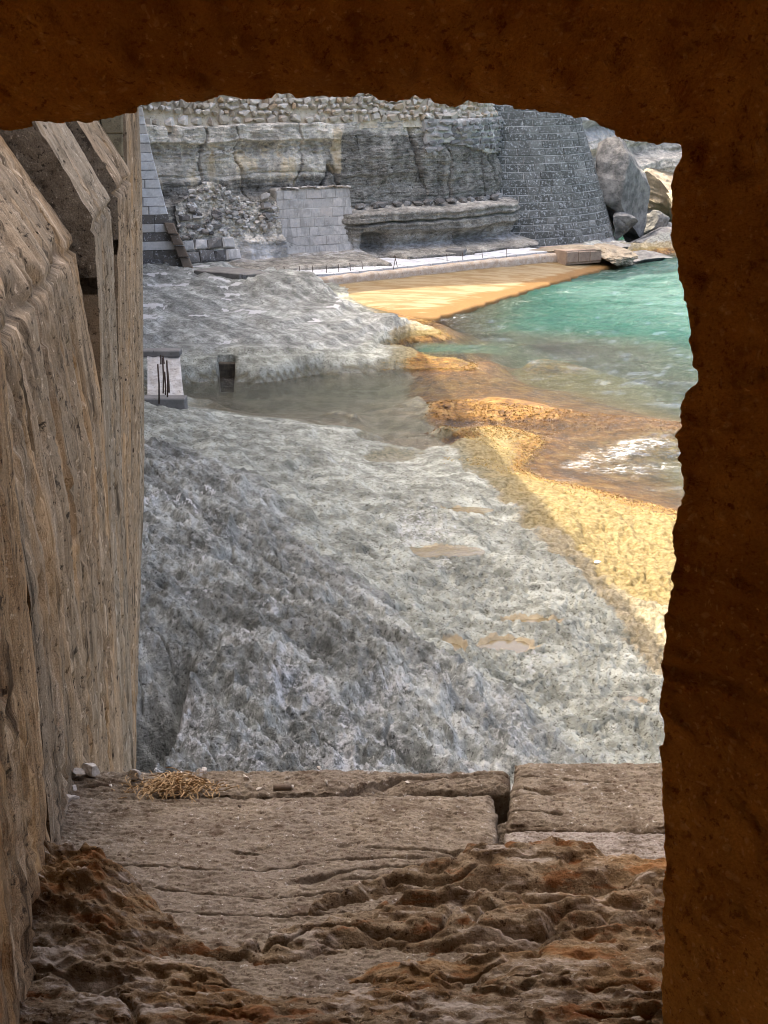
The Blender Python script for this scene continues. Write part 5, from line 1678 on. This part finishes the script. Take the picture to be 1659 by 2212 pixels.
# ------------------------------------------------------------------ the stepped buttress on the left
def buttress_stone(root, name, t0, t1, a, zc, slope, mat, seed, ztop=None, crack=0.0, zbot=2.0, foot=None):
    """one stone: vertical face at s=-a up to zc, then a slope leaning back; its near end is closed"""
    ds, dz = slope
    nt = max(14, int((t1 - t0) / 0.011)); nv = 430
    if ztop is None:
        prof = [(-a, zbot), (-a, zc), (-a - ds, zc + dz), (-a - ds - 0.9, zc + dz + 0.02)]
    else:
        prof = [(-a, zbot), (-a, ztop), (-a - 0.9, ztop + 0.01)]
    if foot:                                  # (s, z) points below the arris
        prof = [(-q[0], q[1]) for q in foot] + prof[1:]
    prof = np.array(prof)
    KC = len(foot) if foot else 1              # index of the arris in the profile
    L = np.concatenate([[0], np.cumsum(np.linalg.norm(np.diff(prof, axis=0), axis=1))])
    # dense near the eye line, coarse below the sill
    base_ = np.concatenate([np.linspace(0, L[KC] * 0.35, 60), np.linspace(L[KC] * 0.35, min(L[-1], L[min(KC + 1, len(L) - 1)] + 0.05), nv - 60)[1:]])
    S = np.interp(base_, L, prof[:, 0]); Z = np.interp(base_, L, prof[:, 1])
    for _ in range(1):
        S[1:-1] = 0.25 * S[:-2] + 0.5 * S[1:-1] + 0.25 * S[2:]; Z[1:-1] = 0.25 * Z[:-2] + 0.5 * Z[1:-1] + 0.25 * Z[2:]
    dS = np.gradient(S); dZ = np.gradient(Z); nn = np.sqrt(dS ** 2 + dZ ** 2)
    ns, nz = dZ / nn, -dS / nn
    tt = np.linspace(t0, t1, nt)
    T = np.repeat(tt[:, None], len(S), 1); A = np.repeat(base_[None], nt, 0)
    wq = 0.35 * noise3(T * 3, A * 1.6, 0 * T, seed + 11)
    dsp = -0.0035 + 0.002 * fbm(T * 5, A * 2.2, 0 * T, 4, seed, 0.6) + 0.002 * fbm(T * 60, A * 60, 0 * T, 3, seed + 9, 0.75) + 0.003 * fbm(T * 30, A * 1.6, 0 * T, 3, seed + 70, 0.6)
    # flaking beds run up and down the face, with crisp edges
    for k_, (ft, fa, am) in enumerate(((17, 1.2, 0.002), (34, 2.6, 0.0025), (55, 6.0, 0.0025))):
        fl = fbm(T * ft + wq * ft * 0.3, A * fa, 0 * T, 2, seed + 12 + k_ * 3, 0.5)
        dsp = dsp + am * sstep(-0.03, 0.03, fl)
    pt_ = worley(T * 26, A * 13, seed=seed + 20)
    dsp = dsp - 0.009 * (1 - sstep(0.15, 0.32, pt_)) * (noise3(T * 7, A * 4, 0 * T, seed + 30) > -0.05)
    pt_ = worley(T * 50, A * 42, seed=seed + 23)
    dsp = dsp - 0.005 * (1 - sstep(0.15, 0.35, pt_)) * (noise3(T * 11, A * 6, 0 * T, seed + 33) > 0.0)
    if crack:
        for (tc, wv) in ((t0 + (t1 - t0) * 0.42, 0.04), (t0 + (t1 - t0) * 0.7, 0.03)):
            dd = T - tc - wv * noise3(A * 1.7, 0 * A + tc * 9, 0 * A, seed + 40)
            dsp = dsp - crack * np.exp(-(dd / 0.006) ** 2) * (noise3(A * 1.3, 0 * A + tc, 0 * A, seed + 42) > -0.12)
        # broken arris between face and slope
        dsp = dsp - 0.022 * np.exp(-((A - L[KC]) / 0.018) ** 2) * sstep(-0.1, 0.25, noise3(T * 6, A * 4, 0 * T, seed + 44))
    # crisp ends
    e = np.minimum(T - t0, t1 - T)
    dsp = dsp * (1 - 0.75 * np.exp(-e / 0.05)) - 0.003 * np.exp(-e / 0.004)
    if foot and ztop is None:                 # open bed joint under the coping
        dsp = dsp - 0.014 * np.exp(-((A - L[KC] + 0.012 + 0.004 * noise3(T * 14, 0 * T, 0 * T, seed + 48)) / 0.0045) ** 2)
    Sx = S[None] + ns[None] * dsp; Zx = Z[None] + nz[None] * dsp
    Tx = T + 0.002 * noise3(A * 14, T, 0 * A, seed + 50) * np.exp(-e / 0.02)
    P = WD[None, None] * Tx[..., None] + WN[None, None] * Sx[..., None]
    V = np.concatenate([P, Zx[..., None]], -1)
    o = child(name, mesh_from(name, V, grid_faces(nt, len(S))[:, ::-1], mat, True), root)
    # the end that faces the window
    ne = 60
    k = np.linspace(0, 1, ne) ** 1.3
    Se = Sx[0][:, None] - 0.5 * k[None] ; Ze = np.repeat(Zx[0][:, None], ne, 1)
    Ze = Zx[0][:, None] - 0.0 * k[None]
    mask_top = np.minimum(Ze, Zx[0].max())
    # sweep each profile point straight back so that the end is a flat pitted face
    Te = Tx[0][:, None] + 0.004 * sstep(0, 0.1, k)[None] * fbm(Se * 40, Ze * 40, 0 * Se, 3, seed + 60, 0.7, ridged=True)
    P = WD[None, None] * Te[..., None] + WN[None, None] * Se[..., None]
    V = np.concatenate([P, mask_top[..., None]], -1)
    ka = int(np.argmin(np.abs(base_ - L[KC])))
    lo = max(ka - 12, 2)
    link("stone_end", mesh_from("stone_end", V[:lo], grid_faces(lo, ne)[:, ::-1], M['pier_gray'], True), o)
    up = V[lo + 2:].copy()
    if ztop is None:
        up[:, :, :2] -= WD[None, None] * 0.004
    link("stone_end", mesh_from("stone_end", up, grid_faces(len(up), ne)[:, ::-1], M['pier_end'], True), o)
    return o


def build_buttress():
    root = empty("stone_buttress", W(2.0, -0.3, 2.0), "stepped brown sandstone buttress with sloping coping stones along the left of the window", "buttress")
    buttress_stone(root, "stone", 1.06, 1.452, 0.205, CZ + 0.6, (0.1, 0.1), M['pier_warm'], 701, ztop=CZ + 0.6, crack=0.010,
                   foot=[(0.182, 2.0), (0.186, CZ - 0.80), (0.203, CZ - 0.15), (0.205, CZ + 0.6)])
    buttress_stone(root, "stone", 1.46, 2.455, 0.222, CZ - 0.245, (0.315, 0.50), M['pier'], 711, crack=0.022,
                   foot=[(0.182, 2.0), (0.186, CZ - 0.80), (0.191, CZ - 0.50), (0.222, CZ - 0.245)])
    buttress_stone(root, "stone", 2.46, 2.855, 0.186, CZ - 0.216, (0.27, 0.50), M['pier_gray'], 721, foot=[(0.215, 2.0), (0.186, CZ - 0.216)])
    buttress_stone(root, "stone", 2.86, 3.27, 0.171, CZ - 0.193, (0.29, 0.50), M['pier'], 731, crack=0.006, foot=[(0.31, 2.0), (0.20, CZ - 0.9), (0.171, CZ - 0.193)])
    # far tall pier with level joints in its front
    a = 0.174
    buttress_stone(root, "pier", 3.275, 3.75, a, CZ + 0.5, (0.1, 0.1), M['pier'], 741, ztop=CZ + 0.5, foot=[(0.40, 2.0), (0.205, CZ - 0.9), (a, CZ - 0.2), (a, CZ + 0.5)])
    buttress_stone(root, "pier", 3.76, 4.12, a + 0.014, CZ + 0.5, (0.1, 0.1), M['pier_gray'], 751, ztop=CZ + 0.5, foot=[(0.46, 2.0), (0.212, CZ - 1.0), (a + 0.014, CZ - 0.3), (a + 0.014, CZ + 0.5)])
    zz = CZ - 0.30
    for k in range(8):
        h = 0.046
        off = 0.10 if k % 2 else 0.045
        x = 0.0
        for w_ in ((off, 0.09, 0.09, 0.12)):
            q = [W(3.262, -a - 0.008 - x - w_ + .0015, zz + .001), W(3.262, -a - 0.008 - x - .0015, zz + .001), W(3.262, -a - 0.008 - x - .0015, zz + h - .001), W(3.262, -a - 0.008 - x - w_ + .0015, zz + h - .001)]
            child("facing_stone", block_mesh("facing_stone", q, (-WD[0], -WD[1], 0), M['pier_green'], 0.03, 0.002, 0.001, 0.0), root)
            x += w_
        zz += h


M['pier_green'] = mat_nearstone("green_grey_stone", [(0.16, 0.145, 0.095), (0.22, 0.20, 0.14), (0.18, 0.17, 0.12), (0.08, 0.07, 0.05), (0.30, 0.28, 0.21)], bumpd=0.002)
build_buttress()


# ------------------------------------------------------------------ sill
ZS = CZ - 0.80


def sill_stone(root, name, quad, ztop, mat, seed, thick=0.14, nx=260, ny=120, rough=1.0, tilt=0.0):
    """weathered slab: quad = plan corners near-left, near-right, far-right, far-left"""
    q = np.array(quad, float)
    pad = 5
    f = np.concatenate([[0] * pad, np.linspace(0, 1, nx), [1] * pad]); g = np.concatenate([[0] * pad, np.linspace(0, 1, ny), [1] * pad])
    Fx, Gy = np.meshgrid(f, g, indexing='ij')
    P = q[0] * ((1 - Fx) * (1 - Gy))[..., None] + q[1] * (Fx * (1 - Gy))[..., None] + q[2] * (Fx * Gy)[..., None] + q[3] * ((1 - Fx) * Gy)[..., None]
    X, Y = P[..., 0], P[..., 1]
    lx = np.linalg.norm(q[1] - q[0]); ly = np.linalg.norm(q[3] - q[0])
    e = np.minimum(np.minimum(Fx, 1 - Fx) * lx, np.minimum(Gy, 1 - Gy) * ly)
    Z = ztop + tilt * Gy - 0.009 * np.exp(-e / 0.005)
    Z = Z + rough * (0.006 * fbm(X * 6, Y * 12, 0 * X, 4, seed, 0.55) + 0.0035 * fbm(X * 34, Y * 90, 0 * X, 4, seed + 4, 0.65, ridged=True) + 0.002 * fbm(X * 150, Y * 220, 0 * X, 3, seed + 8, 0.7))
    cr = noise3(X * 2.0, Y * 26 + 0.8 * noise3(X * 5, Y * 3, 0 * X, seed + 12), 0 * X, seed + 11)
    Z = Z - rough * 0.010 * np.exp(-(cr / 0.035) ** 2) * (noise3(X * 4, Y * 6, 0 * X, seed + 14) > 0.08)
    # skirts
    for k in range(pad):
        dd = thick * (1 - k / pad) ** 1.5
        Z[k, :] -= dd; Z[-1 - k, :] -= dd
        Z[:, k] = np.minimum(Z[:, k], ztop - dd); Z[:, -1 - k] = np.minimum(Z[:, -1 - k], ztop - dd)
    wob = 0.004 * noise3(X * 22, Y * 22, Z * 10, seed + 21) + 0.002 * noise3(X * 90, Y * 90, Z * 30, seed + 22)
    V = np.stack([X + wob * (e < 0.004), Y + wob * (e < 0.004), Z], -1)
    return child(name, mesh_from(name, V, grid_faces(V.shape[0], V.shape[1]), mat, True), root)


def pz2(u, v, z=ZS): return PZ(u, v, z)[:2]


def build_sill():
    root = empty("stone_sill", (0, 1.4, ZS - 0.15), "worn brown stone window sill split by a wide vertical joint", "sill")
    sill_stone(root, "sill_stone", [pz2(-120, 2330), pz2(1090, 2330), pz2(1070, 1713), pz2(60, 1722)], ZS, M['sill'], 801, nx=420, ny=460)
    # the front strip, lower and rougher, split off along a level joint
    sill_stone(root, "sill_stone", [pz2(55, 1721), pz2(1102, 1707, ZS - .012), pz2(1104, 1669, ZS - .012), pz2(60, 1652)], ZS - 0.008, M['sill'], 811, nx=400, ny=60, rough=1.3)
    sill_stone(root, "sill_stone", [pz2(1092, 1788), pz2(1560, 1796), pz2(1560, 1649), pz2(1116, 1651)], ZS + 0.004, M['sill'], 821, nx=240, ny=150)
    sill_stone(root, "sill_stone", [pz2(1104, 1920), pz2(1560, 1920), pz2(1560, 1797), pz2(1093, 1789)], ZS, M['sill_pale'], 831, nx=240, ny=150)
    # rubble filling of the wide joint
    o = sill_stone(root, "joint_filling", [pz2(1060, 1930), pz2(1120, 1930), pz2(1116, 1712), pz2(1062, 1714)], ZS - 0.04, M['sill'], 841, nx=40, ny=160, rough=2.5)
    sill_stone(root, "bed_stone", [pz2(-300, 2110, ZS), pz2(1700, 2110, ZS), pz2(1700, 1722, ZS), pz2(-300, 1722, ZS)], ZS - 0.10, M['sill'], 851, nx=60, ny=40)
    # rough broken rock in the foreground
    nx, ny = 620, 520
    xs = np.linspace(-0.62, 0.50, nx); ys = np.linspace(0.80, 1.47, ny)
    X, Y = np.meshgrid(xs, ys, indexing='ij')
    U = 829.5 + FD * X / (Y * CP + 0.8 * SP); Vv = 1106 + FD * (0.8 * CP - Y * SP) / (Y * CP + 0.8 * SP)
    ed = 1880 - 35 * sstep(850, 1150, U) + 165 * np.exp(-((U - 500) / 200) ** 2) + 25 * sstep(1250, 1400, U)      # where the dressed slab begins
    ed = ed + 26 * fbm(X * 14, Y * 5, 0 * X, 4, 901) + 10 * noise3(X * 60, Y * 10, 0 * X, 905)
    inside = sstep(-4, 26, Vv - ed)
    z = -0.050 + 0.066 * inside
    wy = Y + 0.03 * noise3(X * 3, Y * 5, 0 * X, 911)
    b1 = fbm(X * 3.2, wy * 13, 0 * X, 4, 913, 0.5, ridged=True)
    b2 = fbm(X * 11, wy * 30, 0 * X, 4, 917, 0.55, ridged=True)
    b3 = fbm(X * 60, wy * 90, 0 * X, 4, 921, 0.65)
    b4 = fbm(X * 26, wy * 60, 0 * X, 4, 923, 0.65)
    c1 = fbm(X * 2.2, wy * 17, 0 * X, 5, 941, 0.55)
    zr = 0.008 * (b1 - 0.3) + 0.021 * c1 + 0.006 * (b2 - 0.3) + 0.004 * b4 + 0.016 * sstep(800, 1000, U)
    stp = 0.011
    qz = zr / stp
    fl = np.floor(qz)
    zr = 0.62 * (0.75 * stp * (fl + sstep(0.82, 0.99, qz - fl)) + 0.25 * zr)
    ck = noise3(X * 5 + 1.2 * noise3(X * 9, Y * 14, 0 * X, 951), wy * 16, 0 * X, 952)
    zr = zr - 0.012 * np.exp(-(ck / 0.05) ** 2) * (noise3(X * 6, Y * 8, 0 * X, 953) > 0.0)
    b6 = fbm(X * 170, Y * 230, 0 * X, 3, 961, 0.7)
    z = z + inside * (zr + 0.0050 * b3 + 0.004 * b4 + 0.0022 * b6)
    # falls away towards the room, in broken steps
    fall = sstep(2010, 2280, Vv)
    z = z + 0.006 * fall
    # overhanging ledge line across the middle
    lg = 2050 - 60 * sstep(1000, 1400, U) + 40 * np.exp(-((U - 560) / 120) ** 2) + 30 * fbm(X * 9, 0 * X, 0 * X, 3, 925)
    z = z - 0.030 * np.exp(-((Vv - lg - 25) / 22) ** 2) * sstep(250, 420, U)
    lg2 = 1995 - 70 * sstep(560, 900, U) + 22 * fbm(X * 8, 0 * X + 3, 0 * X, 3, 929)
    z = z - 0.028 * np.exp(-((Vv - lg2 - 14) / 16) ** 2) * sstep(540, 640, U) * (1 - sstep(1300, 1420, U))
    hol = np.exp(-(((U - 650) / 120) ** 2 + ((Vv - 2120) / 45) ** 2)) + np.exp(-(((U - 1010) / 60) ** 2 + ((Vv - 2150) / 40) ** 2)) * .6
    z = z - 0.035 * hol
    # mound on the left
    md = np.exp(-np.maximum(((U - 120) / 210) ** 2 + ((Vv - 1985) / 120) ** 2 - 0.25, 0) * 1.6)
    z = z + md * (0.036 + 0.012 * b4 + 0.010 * b2)
    pits = worley(X * 30, Y * 40, seed=9)
    z = z - 0.006 * (1 - sstep(0.1, 0.4, pits)) * inside
    V = np.stack([X, Y, ZS + z], -1)
    child("broken_rock", mesh_from("broken_rock", V, grid_faces(nx, ny)[:, ::-1], M['sill_rough'], True), root)
    return X, Y, ZS + z


build_sill()

# ------------------------------------------------------------------ small things lying on the sill
def pebble(u, v, size, label, seed, mat='pebble', zoff=0.0, zb=ZS):
    p = PZ(u, v, zb)
    o = boulder("pebble", (p[0], p[1], zb + size[2] * 0.55 + zoff), size, M[mat], seed, (0.2, 0.1, random.uniform(0, 3)), 3, 0.2, 0, 7)
    o.scale = (1.5, 1.5, 1.5)
    return tag(o, label, "pebble", "pebbles on the sill")


pebble(201, 1664, (0.0105, 0.008, 0.0075), "largest pale pebble, standing on the sill edge by the buttress", 1001)
pebble(173, 1670, (0.0075, 0.005, 0.0035), "flat pebble lying just left of the largest pale pebble", 1002)
pebble(285, 1677, (0.0095, 0.006, 0.006), "wide cream pebble on the rough front strip, between largest pebble and dry grass", 1003)
pebble(154, 1729, (0.0075, 0.006, 0.0055), "pale hollow pebble lying alone on the smooth main slab", 1004)
pebble(431, 1676, (0.0035, 0.003, 0.0045), "small upright pebble near the front edge, above the dry grass tuft", 1005)
pebble(530, 1685, (0.0042, 0.003, 0.0042), "small pale pebble standing right of the dry grass tuft", 1006)
GRIT = ["tiny pale grit just right of the dry grass tuft, below the upright pebble", "tiny grit pebble near the buttress, above the lone hollow pebble", "tiny grit pebble at the sill edge beside the small upright pebble",
        "tiny grit pebble on the front edge, above the wooden peg", "tiny grit pebble right of the wooden peg, on the joint", "tiny grit pebble right of the wooden peg, at the outer edge", "tiny grit pebble between the dry grass and the wooden peg",
        "tiny grit pebble left of the dry grass tuft", "tiny grit pebble behind the dry grass tuft", "tiny grit pebble halfway from the wooden peg to the wide joint", "tiny grit pebble nearest the wide joint"]
for k, (u, v, s) in enumerate(((470, 1690, .0022), (160, 1705, .0026), (442, 1667, .003), (620, 1684, .002), (705, 1690, .002), (690, 1660, .002), (560, 1706, .0024), (240, 1700, .0018), (390, 1672, .0018), (760, 1699, .002), (880, 1692, .0016))):
    pebble(u, v, (s * 1.2, s, s), GRIT[k], 1010 + k)
p = PZ(611, 1711, ZS)
root = empty("wood_peg", (p[0], p[1], ZS), "short dark wooden peg lying at the front joint of the sill", "peg")
tube("peg_body", (p[0] - .011, p[1], ZS + .005), (p[0] + .010, p[1] + .002, ZS + .005), 0.0042, M['twig'], root, 10)
tube("peg_tip", (p[0] + .010, p[1] + .002, ZS + .005), (p[0] + .0125, p[1] + .002, ZS + .005), 0.0030, M['pebble'], root, 10)
pebble(778 * 0.55 + 90, 1745, (0.0025, 0.002, 0.002), "tiny dark crumb on the smooth main slab", 1040, 'twig')

# tuft of dry grass
def dry_grass():
    c = PZ(375, 1708, ZS)
    r = np.random.default_rng(5)
    V = []; F = []
    for k in range(520):
        x = r.normal(0, .024); y = r.normal(0, .010)
        a = r.uniform(0, 2 * np.pi); ln_ = r.uniform(.010, .030); w_ = r.uniform(.0003, .0007)
        hgt = max(0.0, 0.020 * math.exp(-(x / .028) ** 2)) * r.uniform(0, 1)
        pts = []
        bend = r.normal(0, .9)
        px, py, pz = c[0] + x, c[1] + y, ZS + 0.002 + hgt * 0.7
        el = r.uniform(-.2, .7)
        for s in range(5):
            pts.append((px, py, max(pz, ZS + .001)))
            px += math.cos(a) * ln_ / 5 * math.cos(el); py += math.sin(a) * ln_ / 5 * math.cos(el); pz += math.sin(el) * ln_ / 5
            a += bend * .4; el -= .25
        b = len(V)
        for (px, py, pz) in pts:
            V += [(px, py, pz - w_), (px + w_, py, pz + w_ * .7), (px - w_, py, pz + w_ * .7)]
        for s in range(4):
            for j in range(3):
                F.append((b + 3 * s + j, b + 3 * s + (j + 1) % 3, b + 3 * s + 3 + (j + 1) % 3, b + 3 * s + 3 + j))
    o = link("dry_grass", mesh_from("dry_grass", V, F, M['dry']))
    tag(o, "tangled tuft of dry tan grass lying on the front of the sill", "dry grass")


dry_grass()
